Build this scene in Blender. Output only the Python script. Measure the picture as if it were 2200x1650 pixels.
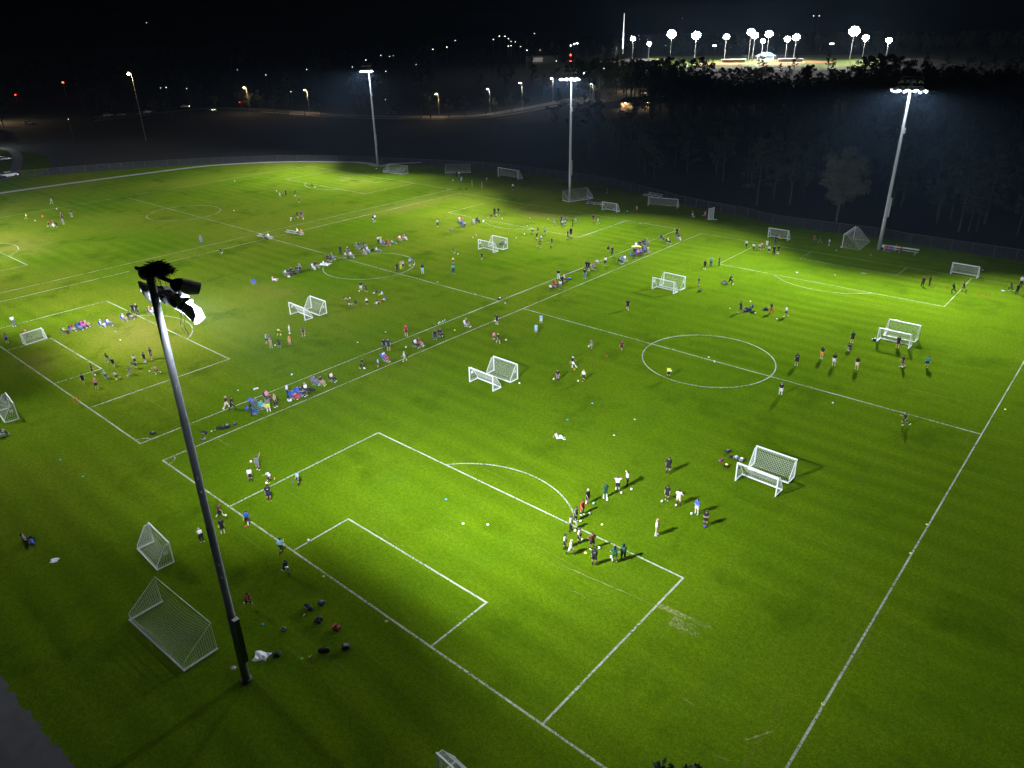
import bpy, math, random
import numpy as np
from mathutils import Vector, Matrix
random.seed(7); RNG = np.random.default_rng(11)
for o in list(bpy.data.objects): bpy.data.objects.remove(o)
SC = bpy.context.scene
COL = SC.collection
R = math.radians

# ---------------------------------------------------------------- camera
CAM = np.array([66.672, -24.211, 37.376]); FPX = 1594.4
YAW, PIT, ROL = 2.2924636, -0.4489451, -0.0217100
_f = np.array([math.cos(PIT)*math.cos(YAW), math.cos(PIT)*math.sin(YAW), math.sin(PIT)])
_r0 = np.cross(_f, [0, 0, 1.0]); _r0 /= np.linalg.norm(_r0); _u0 = np.cross(_r0, _f)
_r = _r0*math.cos(ROL)+_u0*math.sin(ROL); _u = -_r0*math.sin(ROL)+_u0*math.cos(ROL)
cd = bpy.data.cameras.new('camera'); cam = bpy.data.objects.new('camera', cd); COL.objects.link(cam)
cd.sensor_width = 36; cd.lens = FPX/2200*36; cd.clip_start = 0.5; cd.clip_end = 9000
cam.matrix_world = Matrix(((_r[0], _u[0], -_f[0], CAM[0]), (_r[1], _u[1], -_f[1], CAM[1]), (_r[2], _u[2], -_f[2], CAM[2]), (0, 0, 0, 1)))
SC.camera = cam

def at(X, Y, z=0.0):
    """photo pixel -> point of the place at height z"""
    d = _f*FPX + _r*(X-1100) + _u*(825-Y)
    return CAM + d*((z-CAM[2])/d[2])
CROPS = dict(a=(0,340,4.853),b=(400,340,4.853),c=(800,340,4.853),d=(1150,340,4.853),e=(1500,340,4.853),f=(1800,400,5.155),g=(0,640,4.853),h=(400,640,4.853),i=(800,600,4.853),j=(1150,600,4.853),k=(1600,600,4.853),l=(1150,940,3.3846),m=(0,1080,4.853),n=(400,940,4.853),o=(400,1200,4.889),p=(0,0,1))
def cat_(c, x, y, z=0.0):
    o = CROPS[c]; return at(o[0]+x/o[2], o[1]+y/o[2], z)
def toward(p, img_deg):
    """world heading for a direction seen in the picture: 0 right, 90 away, 180 left, 270 to the viewer"""
    v = np.array(p[:2])-CAM[:2]; return math.atan2(v[1], v[0]) - math.pi/2 + R(img_deg)

# ---------------------------------------------------------------- sky, moonlight, exposure
w = bpy.data.worlds.new('World'); SC.world = w; w.use_nodes = True
nt = w.node_tree; bg = nt.nodes['Background']
sky = nt.nodes.new('ShaderNodeTexSky'); sky.sky_type = 'NISHITA'; sky.sun_disc = False
sky.sun_elevation = R(-3.0); sky.sun_rotation = R(120); sky.altitude = 50
nt.links.new(sky.outputs[0], bg.inputs[0]); bg.inputs[1].default_value = 0.02
sd = bpy.data.lights.new('moonlight', 'SUN'); sun = bpy.data.objects.new('moonlight', sd); COL.objects.link(sun)
sd.energy = 0.004; sd.angle = R(0.5); sd.color = (0.8, 0.88, 1.0); sun.rotation_euler = (R(40), 0, R(30)); sun.location = (0, 0, 60)
SC.view_settings.view_transform = 'Standard'; SC.view_settings.look = 'None'
SC.view_settings.exposure = 0; SC.view_settings.gamma = 1; SC.view_settings.use_curve_mapping = False
cy = SC.cycles
cy.max_bounces = 4; cy.diffuse_bounces = 1; cy.glossy_bounces = 1; cy.transmission_bounces = 2; cy.transparent_max_bounces = 12; cy.volume_bounces = 0
cy.use_denoising = True; cy.use_light_tree = True; cy.caustics_reflective = False; cy.caustics_refractive = False
cy.sample_clamp_indirect = 4
LAMP = (0.86, 0.93, 1.0)
POWER = 1.0

# ---------------------------------------------------------------- materials
MATS = {}
def mat(name, col, rough=0.6, metal=0.0, var=0.12, scale=3.0, emit=None, strength=0.0, alpha=1.0):
    if name in MATS: return MATS[name]
    m = bpy.data.materials.new(name); m.use_nodes = True; n = m.node_tree; b = n.nodes['Principled BSDF']
    b.inputs['Roughness'].default_value = rough; b.inputs['Metallic'].default_value = metal
    b.inputs['Base Color'].default_value = (*col, 1)
    if var:
        tc = n.nodes.new('ShaderNodeTexCoord'); nz = n.nodes.new('ShaderNodeTexNoise'); nz.inputs['Scale'].default_value = scale; nz.inputs['Detail'].default_value = 4
        mx = n.nodes.new('ShaderNodeMix'); mx.data_type = 'RGBA'
        mx.inputs[6].default_value = (*[max(0, c*(1-var*1.6)) for c in col], 1); mx.inputs[7].default_value = (*[min(1, c*(1+var*1.6)) for c in col], 1)
        n.links.new(tc.outputs['Object'], nz.inputs['Vector']); n.links.new(nz.outputs['Fac'], mx.inputs[0]); n.links.new(mx.outputs[2], b.inputs['Base Color'])
    if emit:
        b.inputs['Emission Color'].default_value = (*emit, 1); b.inputs['Emission Strength'].default_value = strength
    MATS[name] = m; return m

def grass_mat():
    m = bpy.data.materials.new('turf'); m.use_nodes = True; n = m.node_tree; b = n.nodes['Principled BSDF']; L = n.links.new
    b.inputs['Roughness'].default_value = 0.85; b.inputs['Specular IOR Level'].default_value = 0.0
    g = n.nodes.new('ShaderNodeNewGeometry')
    def noise(s, det=4, rough=0.6, stretch=None, rot=0):
        t = n.nodes.new('ShaderNodeTexNoise'); t.inputs['Scale'].default_value = s; t.inputs['Detail'].default_value = det; t.inputs['Roughness'].default_value = rough
        if stretch:
            mp = n.nodes.new('ShaderNodeMapping'); mp.inputs['Scale'].default_value = stretch; mp.inputs['Rotation'].default_value = (0, 0, rot); L(g.outputs['Position'], mp.inputs[0]); L(mp.outputs[0], t.inputs['Vector'])
        else: L(g.outputs['Position'], t.inputs['Vector'])
        return t.outputs['Fac']
    def ramp(src, lo, hi):
        r = n.nodes.new('ShaderNodeMapRange'); r.inputs['From Min'].default_value = lo; r.inputs['From Max'].default_value = hi; L(src, r.inputs[0]); return r.outputs[0]
    def mix(f, a, c):
        x = n.nodes.new('ShaderNodeMix'); x.data_type = 'RGBA'
        if isinstance(f, float): x.inputs[0].default_value = f
        else: L(f, x.inputs[0])
        for k, v in ((6, a), (7, c)):
            if isinstance(v, tuple): x.inputs[k].default_value = (*v, 1)
            else: L(v, x.inputs[k])
        return x.outputs[2]
    c1 = mix(ramp(noise(0.07, 6, 0.68), 0.34, 0.66), (0.053, 0.112, 0.0035), (0.090, 0.150, 0.0040))
    c1 = mix(ramp(noise(0.5, 4, 0.6, (1, 0.22, 1), R(8)), 0.3, 0.75), c1, (0.078, 0.138, 0.002))
    # dry, worn turf: big soft patches, and the rubbed strips the mowers leave along the pitches
    dry = ramp(noise(0.03, 7, 0.66), 0.40, 0.66)
    sx = n.nodes.new('ShaderNodeSeparateXYZ'); L(g.outputs['Position'], sx.inputs[0])
    west = n.nodes.new('ShaderNodeMapRange'); west.inputs['From Min'].default_value = 12; west.inputs['From Max'].default_value = -22; west.inputs['To Min'].default_value = .12; west.inputs['To Max'].default_value = 1.0; L(sx.outputs['X'], west.inputs[0])
    def times(a, b):
        q = n.nodes.new('ShaderNodeMath'); q.operation = 'MULTIPLY'; L(a, q.inputs[0]); L(b, q.inputs[1]); return q.outputs[0]
    mow = n.nodes.new('ShaderNodeTexWave'); mow.wave_profile = 'SIN'; mow.bands_direction = 'Y'; mow.inputs['Scale'].default_value = .11; mow.inputs['Distortion'].default_value = 2.5; mow.inputs['Detail'].default_value = 3; mow.inputs['Detail Scale'].default_value = .6; L(g.outputs['Position'], mow.inputs['Vector'])
    c1 = mix(times(mow.outputs['Fac'], ramp(noise(.04, 3, .5), .35, .65)), c1, (0.056, 0.106, 0.002))
    dry = times(dry, west.outputs[0])
    c2 = mix(dry, c1, (0.120, 0.146, 0.010))
    strip = ramp(noise(0.16, 5, 0.65, (1.6, 0.10, 1), R(-3)), 0.60, 0.80)
    half = n.nodes.new('ShaderNodeValue'); half.outputs[0].default_value = .55
    strip = times(strip, west.outputs[0])
    c2 = mix(strip, c2, (0.102, 0.142, 0.007))
    streak = ramp(noise(1.0, 3, .6, (.05, 1.7, 1), R(4)), .60, .74); streak2 = ramp(noise(.09, 3, .6), .42, .60)
    c2 = mix(times(times(streak, streak2), half.outputs[0]), c2, (0.135, 0.165, 0.020))
    ys = ramp(noise(1.0, 3, .6, (1.1, .03, 1), R(1)), .58, .72); ym = n.nodes.new('ShaderNodeMapRange'); ym.inputs['From Min'].default_value = 42; ym.inputs['From Max'].default_value = 60; ym.inputs['To Max'].default_value = .5; L(sx.outputs['X'], ym.inputs[0])
    c2 = mix(times(times(ys, ym.outputs[0]), ramp(noise(.12, 3, .6), .40, .60)), c2, (0.130, 0.150, 0.020))
    # worn goalmouths
    def spot(x, y, rx, ry, amount, prev):
        mp = n.nodes.new('ShaderNodeMapping'); mp.vector_type = 'POINT'
        mp.inputs['Location'].default_value = (-x/rx, -y/ry, 0); mp.inputs['Scale'].default_value = (1/rx, 1/ry, 0.0); L(g.outputs['Position'], mp.inputs[0])
        ln = n.nodes.new('ShaderNodeVectorMath'); ln.operation = 'LENGTH'; L(mp.outputs[0], ln.inputs[0])
        ad = n.nodes.new('ShaderNodeMath'); ad.operation = 'MULTIPLY_ADD'; L(noise(0.35, 5, 0.7), ad.inputs[0]); ad.inputs[1].default_value = 1.1; L(ln.outputs['Value'], ad.inputs[2])
        mr = n.nodes.new('ShaderNodeMapRange'); mr.inputs['From Min'].default_value = 1.6; mr.inputs['From Max'].default_value = 0.7; mr.inputs['To Max'].default_value = amount; L(ad.outputs[0], mr.inputs[0])
        return mix(mr.outputs[0], prev, (0.170, 0.152, 0.028))
    for s in ((-36, 14, 12, 7, .75), (-36, 1, 5, 3, .5), (-104, 20, 16, 9, .6), (-36, 104, 9, 6, .5), (-104, 104, 9, 5, .4), (-66, 92, 6, 16, .55), (-36, 36, 9, 5, .35)):
        c2 = spot(*s, c2)
    c2 = mix(ramp(noise(.13, 6, .68), .54, .74), c2, (0.040, 0.080, 0.0016))
    # blade-scale grain
    gr = ramp(noise(7.0, 4, 0.8), 0.28, 0.72); gr2 = ramp(noise(2.6, 5, 0.8), 0.30, 0.70)
    sc = n.nodes.new('ShaderNodeMath'); sc.operation = 'MULTIPLY_ADD'; L(gr, sc.inputs[0]); sc.inputs[1].default_value = 0.80; sc.inputs[2].default_value = 0.58
    s2 = n.nodes.new('ShaderNodeMath'); s2.operation = 'MULTIPLY_ADD'; L(gr2, s2.inputs[0]); s2.inputs[1].default_value = 0.46; s2.inputs[2].default_value = 0.77
    mm = n.nodes.new('ShaderNodeMath'); mm.operation = 'MULTIPLY'; L(sc.outputs[0], mm.inputs[0]); L(s2.outputs[0], mm.inputs[1])
    vm = n.nodes.new('ShaderNodeVectorMath'); vm.operation = 'SCALE'; L(c2, vm.inputs[0]); L(mm.outputs[0], vm.inputs['Scale'])
    L(vm.outputs[0], b.inputs['Base Color'])
    return m

def paint_mat(name, col, lo, hi):
    """line paint on grass: blades show through where it has worn"""
    m = bpy.data.materials.new(name); m.use_nodes = True; n = m.node_tree; b = n.nodes['Principled BSDF']; L = n.links.new
    b.inputs['Base Color'].default_value = (*col, 1); b.inputs['Roughness'].default_value = 0.8
    g = n.nodes.new('ShaderNodeNewGeometry'); nz = n.nodes.new('ShaderNodeTexNoise'); nz.inputs['Scale'].default_value = 5.0; nz.inputs['Detail'].default_value = 5; nz.inputs['Roughness'].default_value = .75; L(g.outputs['Position'], nz.inputs['Vector'])
    n2 = n.nodes.new('ShaderNodeTexNoise'); n2.inputs['Scale'].default_value = 0.25; L(g.outputs['Position'], n2.inputs['Vector'])
    av = n.nodes.new('ShaderNodeMath'); av.operation = 'MULTIPLY_ADD'; L(n2.outputs['Fac'], av.inputs[0]); av.inputs[1].default_value = 0.5; L(nz.outputs['Fac'], av.inputs[2])
    mr = n.nodes.new('ShaderNodeMapRange'); mr.inputs['From Min'].default_value = lo; mr.inputs['From Max'].default_value = hi; L(av.outputs[0], mr.inputs[0]); L(mr.outputs[0], b.inputs['Alpha'])
    return m

PAL = dict(K=(.012,.012,.014), W=(.78,.79,.80), N=(.016,.024,.075), G=(.17,.17,.19), R=(.50,.030,.030), B=(.03,.12,.62), L=(.30,.60,.85), P=(.75,.26,.34), O=(.85,.28,.05),
           Y=(.72,.78,.06), T=(.48,.36,.24), D=(.015,.10,.045), M=(.14,.025,.035), U=(.22,.10,.42), H=(.03,.35,.38), F=(.62,.04,.40), C=(.75,.62,.45), J=(.13,.22,.42))
WORDS = dict(K='black', W='white', N='navy', G='grey', R='red', B='blue', L='light_blue', P='pink', O='orange', Y='yellow', T='tan', D='dark_green', M='maroon', U='purple', H='teal', F='magenta', C='cream', J='denim')
def cloth(k): return mat('cloth_'+WORDS[k], PAL[k], 0.85, var=.14, scale=9)
SKINS = [mat('skin_light', (.52,.33,.24), .6, var=.06), mat('skin_tan', (.42,.25,.17), .6, var=.06), mat('skin_brown', (.20,.11,.07), .6, var=.06)]
HAIRS = dict(k=mat('hair_black', (.012,.010,.009), .5), b=mat('hair_brown', (.06,.033,.018), .5), y=mat('hair_blond', (.50,.36,.17), .5))
WHITE = mat('white_powder_coat', (.80,.81,.82), .45, var=.04); NET = mat('white_net_cord', (.72,.74,.74), .8, var=.05)
STEEL = mat('galvanised_steel', (.42,.44,.47), .5, .35, var=.10, scale=1.5); ALU = mat('aluminium', (.62,.63,.65), .4, .5, var=.06)
BLACKM = mat('black_metal', (.015,.016,.018), .5, var=.1); DARKM = mat('dark_paint', (.05,.055,.06), .5)

# ---------------------------------------------------------------- mesh helpers
def children(o): return [c for c in bpy.data.objects if c.parent == o]
def link(name, me, m=None, parent=None, loc=None, rz=None):
    o = bpy.data.objects.new(name, me); COL.objects.link(o)
    if m is not None:
        if not me.materials: me.materials.append(m)
        elif me.materials[0] != m:
            o.material_slots[0].link = 'OBJECT'; o.material_slots[0].material = m
    if parent: o.parent = parent
    if loc is not None: o.location = tuple(loc)
    if rz is not None: o.rotation_euler = (0, 0, rz)
    return o
def empty(name, loc, rz=0.0):
    o = bpy.data.objects.new(name, None); COL.objects.link(o); o.location = tuple(loc); o.rotation_euler = (0, 0, rz); o.empty_display_size = .2; return o
def tag(o, label, cat, group=None):
    o['label'] = label; o['category'] = cat
    if group: o['group'] = group
    return o
def struct(o, kind='structure'): o['kind'] = kind; return o
KIDS = {}
def copy_tree(o, parent=None):
    c = o.copy(); COL.objects.link(c)
    if parent: c.parent = parent
    for ch in KIDS.get(o.name, []): copy_tree(ch, c)
    return c
def remember(root):
    """note the children of a prototype once, so copies in a loop stay quick"""
    by = {}
    for c in bpy.data.objects:
        if c.parent: by.setdefault(c.parent.name, []).append(c)
    def rec(o):
        KIDS[o.name] = by.get(o.name, [])
        for c in KIDS[o.name]: rec(c)
    rec(root)
class MB:
    def __init__(s): s.v = []; s.f = []
    def add(s, vs, fs):
        k = len(s.v); s.v += [tuple(map(float, p)) for p in vs]; s.f += [tuple(i+k for i in f) for f in fs]; return s
    def box(s, c, d, rz=0, M=None):
        x, y, z = [t/2 for t in d]; vs = []
        for p in ((-x,-y,-z),(x,-y,-z),(x,y,-z),(-x,y,-z),(-x,-y,z),(x,-y,z),(x,y,z),(-x,y,z)):
            q = Vector(p)
            if M is not None: q = M @ q
            if rz: q = Matrix.Rotation(rz, 3, 'Z') @ q
            vs.append(q+Vector(c))
        return s.add(vs, [(0,3,2,1),(4,5,6,7),(0,1,5,4),(1,2,6,5),(2,3,7,6),(3,0,4,7)])
    def tube(s, pts, r, n=6, cap=True):
        pts = [np.array(p, float) for p in pts]; rr = r if isinstance(r, (list, tuple)) else [r]*len(pts)
        t0 = pts[1]-pts[0]; ref = np.array([0, 0, 1.0]) if abs(t0[2]) < .9*np.linalg.norm(t0) else np.array([1.0, 0, 0]); rings = []
        for i, p in enumerate(pts):
            t = pts[min(i+1, len(pts)-1)]-pts[max(i-1, 0)]; t = t/np.linalg.norm(t)
            a = np.cross(t, ref); a /= np.linalg.norm(a); b = np.cross(t, a)
            rings.append([p+rr[i]*(math.cos(2*math.pi*k/n)*a+math.sin(2*math.pi*k/n)*b) for k in range(n)])
        vs = [q for g in rings for q in g]; fs = []
        for i in range(len(pts)-1):
            for k in range(n): fs.append((i*n+k, i*n+(k+1) % n, (i+1)*n+(k+1) % n, (i+1)*n+k))
        if cap: fs += [tuple(range(n-1, -1, -1)), tuple((len(pts)-1)*n+k for k in range(n))]
        return s.add(vs, fs)
    def lathe(s, prof, n=16, M=None, cap=True):
        vs = []; fs = []
        for r, z in prof:
            for k in range(n):
                q = Vector((r*math.cos(2*math.pi*k/n), r*math.sin(2*math.pi*k/n), z)); vs.append(M @ q if M is not None else q)
        for i in range(len(prof)-1):
            for k in range(n): fs.append((i*n+k, i*n+(k+1) % n, (i+1)*n+(k+1) % n, (i+1)*n+k))
        if cap: fs += [tuple(range(n-1, -1, -1)), tuple((len(prof)-1)*n+k for k in range(n))]
        return s.add(vs, fs)
    def mesh(s, name, smooth=False):
        me = bpy.data.meshes.new(name); me.from_pydata(s.v, [], s.f); me.update()
        if smooth: me.shade_smooth()
        return me
    def build(s, name, m, parent=None, loc=None, rz=None, smooth=False): return link(name, s.mesh(name, smooth), m, parent, loc, rz)

# ---------------------------------------------------------------- smooth bodies: distance field -> one continuous surface
def surface(prims, vox, cuts=(), name='body'):
    """prims: (a, b, ra, rb, k) round cones, blended with width k; cuts: fn(P)->dist kept where negative"""
    P0 = np.array([np.minimum(p[0], p[1])-max(p[2], p[3]) for p in prims]).min(0)-3*vox
    P1 = np.array([np.maximum(p[0], p[1])+max(p[2], p[3]) for p in prims]).max(0)+3*vox
    N = np.ceil((P1-P0)/vox).astype(int)+1
    ax = [P0[i]+vox*np.arange(N[i]) for i in range(3)]
    D = np.full(N, 1.0, np.float32)
    for a, b, ra, rb, k in prims:
        a = np.array(a, float); b = np.array(b, float); m = max(ra, rb)+2*k+2*vox
        lo = np.maximum(0, np.floor((np.minimum(a, b)-m-P0)/vox).astype(int)); hi = np.minimum(N, np.ceil((np.maximum(a, b)+m-P0)/vox).astype(int)+1)
        X, Y, Z = np.meshgrid(*[ax[i][lo[i]:hi[i]] for i in range(3)], indexing='ij')
        d = b-a; L2 = max(d@d, 1e-12); t = np.clip(((X-a[0])*d[0]+(Y-a[1])*d[1]+(Z-a[2])*d[2])/L2, 0, 1)
        dist = np.sqrt((X-a[0]-t*d[0])**2+(Y-a[1]-t*d[1])**2+(Z-a[2]-t*d[2])**2)-(ra+t*(rb-ra))
        S = D[lo[0]:hi[0], lo[1]:hi[1], lo[2]:hi[2]]; h = np.maximum(k-np.abs(S-dist), 0)/k
        S[...] = np.minimum(S, dist)-h*h*k*.25
    if cuts:
        G = np.stack(np.meshgrid(*ax, indexing='ij'), -1)
        for c in cuts: D = np.maximum(D, c(G).astype(np.float32))
    ins = D < 0; n = N-1
    corner = [(i, j, k) for i in (0, 1) for j in (0, 1) for k in (0, 1)]
    cnt = sum(ins[i:i+n[0], j:j+n[1], k:k+n[2]].astype(np.int8) for i, j, k in corner)
    act = np.argwhere((cnt > 0) & (cnt < 8)); idx = np.full(n, -1, np.int64); idx[tuple(act.T)] = np.arange(len(act))
    acc = np.zeros((len(act), 3)); num = np.zeros(len(act))
    for axn in range(3):
        for u in (0, 1):
            for v in (0, 1):
                o0 = np.zeros(3, int); o1, o2 = [q for q in range(3) if q != axn]; o0[o1] = u; o0[o2] = v; oe = o0.copy(); oe[axn] = 1
                A = D[tuple((act+o0).T)]; B = D[tuple((act+oe).T)]; x = (A < 0) != (B < 0)
                t = np.where(x, A/np.where(A == B, 1, A-B), 0); pos = o0+np.eye(3)[axn]*t[:, None]
                acc[x] += pos[x]; num[x] += 1
    V = P0+(act+acc/num[:, None])*vox
    F = []
    for axn in range(3):
        s = [slice(None)]*3; e = [slice(None)]*3; s[axn] = slice(0, -1); e[axn] = slice(1, None)
        ch = ins[tuple(s)] != ins[tuple(e)]; E = np.argwhere(ch); o1, o2 = [(1, 2), (2, 0), (0, 1)][axn]
        ok = (E[:, o1] > 0) & (E[:, o2] > 0) & (E[:, o1] < n[o1]) & (E[:, o2] < n[o2]); E = E[ok]
        d1 = np.eye(3, dtype=int)[o1]; d2 = np.eye(3, dtype=int)[o2]
        q = np.stack([idx[tuple((E-d1-d2).T)], idx[tuple((E-d2).T)], idx[tuple(E.T)], idx[tuple((E-d1).T)]], 1)
        fl = ins[tuple(E.T)]; q[~fl] = q[~fl][:, ::-1]; F.append(q)
    F = np.concatenate(F); me = bpy.data.meshes.new(name)
    me.vertices.add(len(V)); me.vertices.foreach_set('co', V.ravel()); me.loops.add(F.size); me.loops.foreach_set('vertex_index', F.ravel())
    me.polygons.add(len(F)); me.polygons.foreach_set('loop_start', np.arange(0, F.size, 4)); me.polygons.foreach_set('loop_total', np.full(len(F), 4))
    me.update(calc_edges=True); me.shade_smooth(); return me

# ---------------------------------------------------------------- ground and markings
HX0, HX1, HY0, HY1 = -2600, 1500, -400, 2700
def sheet(name, pts, m, z, kind='structure'):
    me = bpy.data.meshes.new(name); me.from_pydata([(float(p[0]), float(p[1]), z) for p in pts], [], [tuple(range(len(pts)))]); me.update()
    return struct(link(name, me, m), kind)
TURF = grass_mat()
NIGHT_TONED = mat('night_toned_ground', (.005, .006, .0035), .95, var=.35, scale=.05)  # near-black colour stands in for the unlit ground beyond the fence
sheet('ground', [(HX0+5, HY0+5), (HX1-5, HY0+5), (HX1-5, HY1-5), (HX0+5, HY1-5)], NIGHT_TONED, -.006)
sheet('field', [at(*q) for q in ((-150, 396), (0, 385), (150, 372), (300, 361), (420, 354), (520, 350), (620, 347), (732, 348), (800, 352), (909, 356), (1045, 363), (1150, 375), (1294, 396), (1397, 421), (1480, 443), (1600, 466), (1652, 479), (1743, 493), (1891, 512), (1965, 526), (2200, 562), (2500, 615))]+[(150, 100), (150, -90), (-300, -90), (-300, 0)], TURF, 0.0)
sheet('verge', [at(-60, 318), at(20, 320), at(95, 335), at(112, 352), at(95, 372), at(40, 386), at(-60, 400)], TURF, .004)
PAINT = paint_mat('line_paint', (.40,.43,.31), .50, .88); FADED = paint_mat('worn_line_paint', (.36,.37,.13), .70, 1.06)
DIRT = mat('bare_dirt', (.24,.21,.16), .9, var=.3, scale=.8)
class Lines(MB):
    def seg(s, a, b, wd, z):
        a = np.array(a[:2], float); b = np.array(b[:2], float); t = (b-a)/np.linalg.norm(b-a); nn = np.array([-t[1], t[0]])*wd/2
        return s.add([(*(a-nn), z), (*(b-nn), z), (*(b+nn), z), (*(a+nn), z)], [(0, 1, 2, 3)])
    def arc(s, c, r, a0, a1, wd, z, n=64):
        th = np.linspace(a0, a1, n+1); vs = []
        for t in th:
            for q in (r-wd/2, r+wd/2): vs.append((c[0]+q*math.cos(t), c[1]+q*math.sin(t), z))
        return s.add(vs, [(2*i, 2*i+1, 2*i+3, 2*i+2) for i in range(n)])
def pitch(name, x0, x1, y0, y1, w=35.08, d=16.83, gw=15.92, gd=5.52, r=7.96, cx=None, wd=.16, wf=.08):
    L = Lines(); za, zb, zc = .006, .010, .014; cx = (x0+x1)/2 if cx is None else cx; e = wd/2
    wm = (wd+wf)/2; N_ = 12
    L.seg((x0-e, y0), (x1+e, y0), wd, za); L.seg((x0-wf/2, y1), (x1+wf/2, y1), wf, za); L.seg((x0, (y0+y1)/2), (x1, (y0+y1)/2), wm, za)
    for x in (x0, x1):
        for i in range(N_):
            a, b = y0+(y1-y0)*i/N_, y0+(y1-y0)*(i+1)/N_; wa, wb = wd+(wf-wd)*i/N_, wd+(wf-wd)*(i+1)/N_
            L.add([(x-wa/2, a, zb), (x+wa/2, a, zb), (x+wb/2, b, zb), (x-wb/2, b, zb)], [(0, 1, 2, 3)])
    for y, s in ((y0, 1), (y1, -1)):
        wd = wd if s == 1 else wf; e = wd/2
        for ww, dd in ((w, d), (gw, gd)):
            L.seg((cx-ww/2-e, y+s*dd), (cx+ww/2+e, y+s*dd), wd, za)
            for x in (cx-ww/2, cx+ww/2): L.seg((x, y), (x, y+s*(dd+e)), wd, zb)
        sp = y+s*10.65; rp = 9.87; a = math.acos((d-10.65)/rp)
        L.arc((cx, sp), rp, s*math.pi/2-a, s*math.pi/2+a, wd*.9, zc)
    L.arc((cx, (y0+y1)/2), r, 0, 2*math.pi, wm, zc, 96)
    for x, sx in ((x0, 1), (x1, -1)):
        for y, sy in ((y0, 1), (y1, -1)):
            a = math.atan2(sy, sx); L.arc((x, y), 1.1, a-math.pi/4, a+math.pi/4, wd*.8, zc, 12)
    return struct(L.build(name, PAINT))
pitch('pitch_markings', 0.0, 59.45, -.1, 108.8)
pitch('pitch_markings', -66.9, -5.0, 0, 109.4, w=36.2, d=17.2, gw=16.2, cx=-35.6, wd=.16, wf=.10)
pitch('pitch_markings', -134.6, -71.9, 0, 111.6, cx=-103.6, wd=.13, wf=.105)
# older, half-gone markings
L = Lines()
L.seg(at(1353, 473), at(1950, 558), .16, .006)
L.seg(at(1190, 1207), at(1410, 1302), .14, .006); L.seg(at(1215, 1262), at(1360, 1335), .12, .006); L.seg(at(1415, 1300), at(1530, 1352), .5, .006); L.seg(at(1440, 1332), at(1505, 1362), 1.0, .010)
L.seg(at(1600, 1590), at(1665, 1570), .10, .006); L.seg(at(1535, 1622), at(1560, 1632), .14, .006); L.seg(at(800, 1135), at(905, 1195), .07, .006); L.seg(at(1460, 1495), at(1490, 1515), .1, .006)
for i in range(9):
    p = at(150+i*38, 760+i*22); L.seg(p, p+np.array([random.uniform(3, 7), random.uniform(-.2, .2), 0]), .10, .006)
L.arc((2, 52), 7.5, 2.6, 3.9, .12, .006); L.arc((-70, 60), 8, 5.6, 6.9, .12, .006)
L.seg((-40, 96), (-55, 96), .12, .006); L.seg((-108, 90), (-122, 90), .14, .006); L.seg((-111, 98), (-96, 98), .14, .006)
struct(L.build('faded_markings', FADED))
dp = Lines()
for p, r in ((at(1855, 587), .55), (at(1712, 585), .35), (at(503, 1435), .28), (at(1375, 330+150), .3)):
    dp.add([(p[0]+r*random.uniform(.7, 1.3)*math.cos(k*.7), p[1]+.6*r*random.uniform(.7, 1.3)*math.sin(k*.7), .008) for k in range(9)], [tuple(range(9))])
struct(dp.build('bare_patches', DIRT))
# concrete path round the far side, asphalt apron at the near corner
CONC = mat('path_concrete', (.26,.25,.23), .85, var=.15, scale=.6); ASPH = mat('asphalt', (.050,.050,.054), .85, var=.25, scale=1.2)
def ribbon(name, pts, wd, m, z, h=0.0):
    P = [np.array(p[:2], float) for p in pts]; vs = []
    for i, p in enumerate(P):
        t = P[min(i+1, len(P)-1)]-P[max(i-1, 0)]; t /= np.linalg.norm(t); nn = np.array([-t[1], t[0]])*wd/2
        vs += [(*(p-nn), z), (*(p+nn), z)]
    k = len(P); fs = [(2*i, 2*i+2, 2*i+3, 2*i+1) for i in range(k-1)]
    if h:
        vs += [(x, y, z-h) for x, y, z in vs]; o = 2*k
        for i in range(k-1): fs += [(2*i, o+2*i, o+2*i+2, 2*i+2), (2*i+1, 2*i+3, o+2*i+3, o+2*i+1)]
    me = bpy.data.meshes.new(name); me.from_pydata(vs, [], fs); me.update(); return struct(link(name, me, m))
def smooth(pts, n=5):
    P = [np.array(p[:2], float) for p in pts]; out = []
    for i in range(len(P)-1):
        a, b, c, d = P[max(i-1, 0)], P[i], P[i+1], P[min(i+2, len(P)-1)]
        for t in np.linspace(0, 1, n, endpoint=False): out.append(.5*((2*b)+(c-a)*t+(2*a-5*b+4*c-d)*t*t+(3*b-a-3*c+d)*t**3))
    return out+[P[-1]]
ribbon('path', smooth([at(*p) for p in ((-260, 452), (-100, 430), (0, 415), (150, 394), (300, 374), (450, 356), (600, 348), (740, 348), (790, 351), (815, 357), (845, 352), (905, 349))]), 2.2, CONC, .02, .02)
edge = smooth([at(*p) for p in ((-60, 1340), (0, 1448), (40, 1505), (75, 1542), (110, 1590), (140, 1625), (170, 1662), (330, 1900))], 8)
ap = [(p[0]+random.uniform(-.18, .18), p[1]+random.uniform(-.18, .18)) for p in edge]
sheet('asphalt_apron', ap+[(38, -60), (-20, -60), (-20, -20)], ASPH, .008)
ROADM = mat('road_asphalt', (.13,.125,.118), .85, var=.2, scale=.15)
ribbon('road', smooth([at(*p) for p in ((200, 252), (330, 243), (450, 233), (560, 235), (640, 241), (720, 247), (820, 250), (930, 251), (1030, 248), (1110, 236), (1185, 222), (1240, 211), (1300, 209))]), 8.0, ROADM, .012)
ribbon('pavement', smooth([at(*p) for p in ((560, 240), (640, 246), (720, 252), (820, 255), (930, 256), (1040, 253), (1130, 240), (1200, 227), (1300, 219))]), 2.2, CONC, .12, .12)
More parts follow.
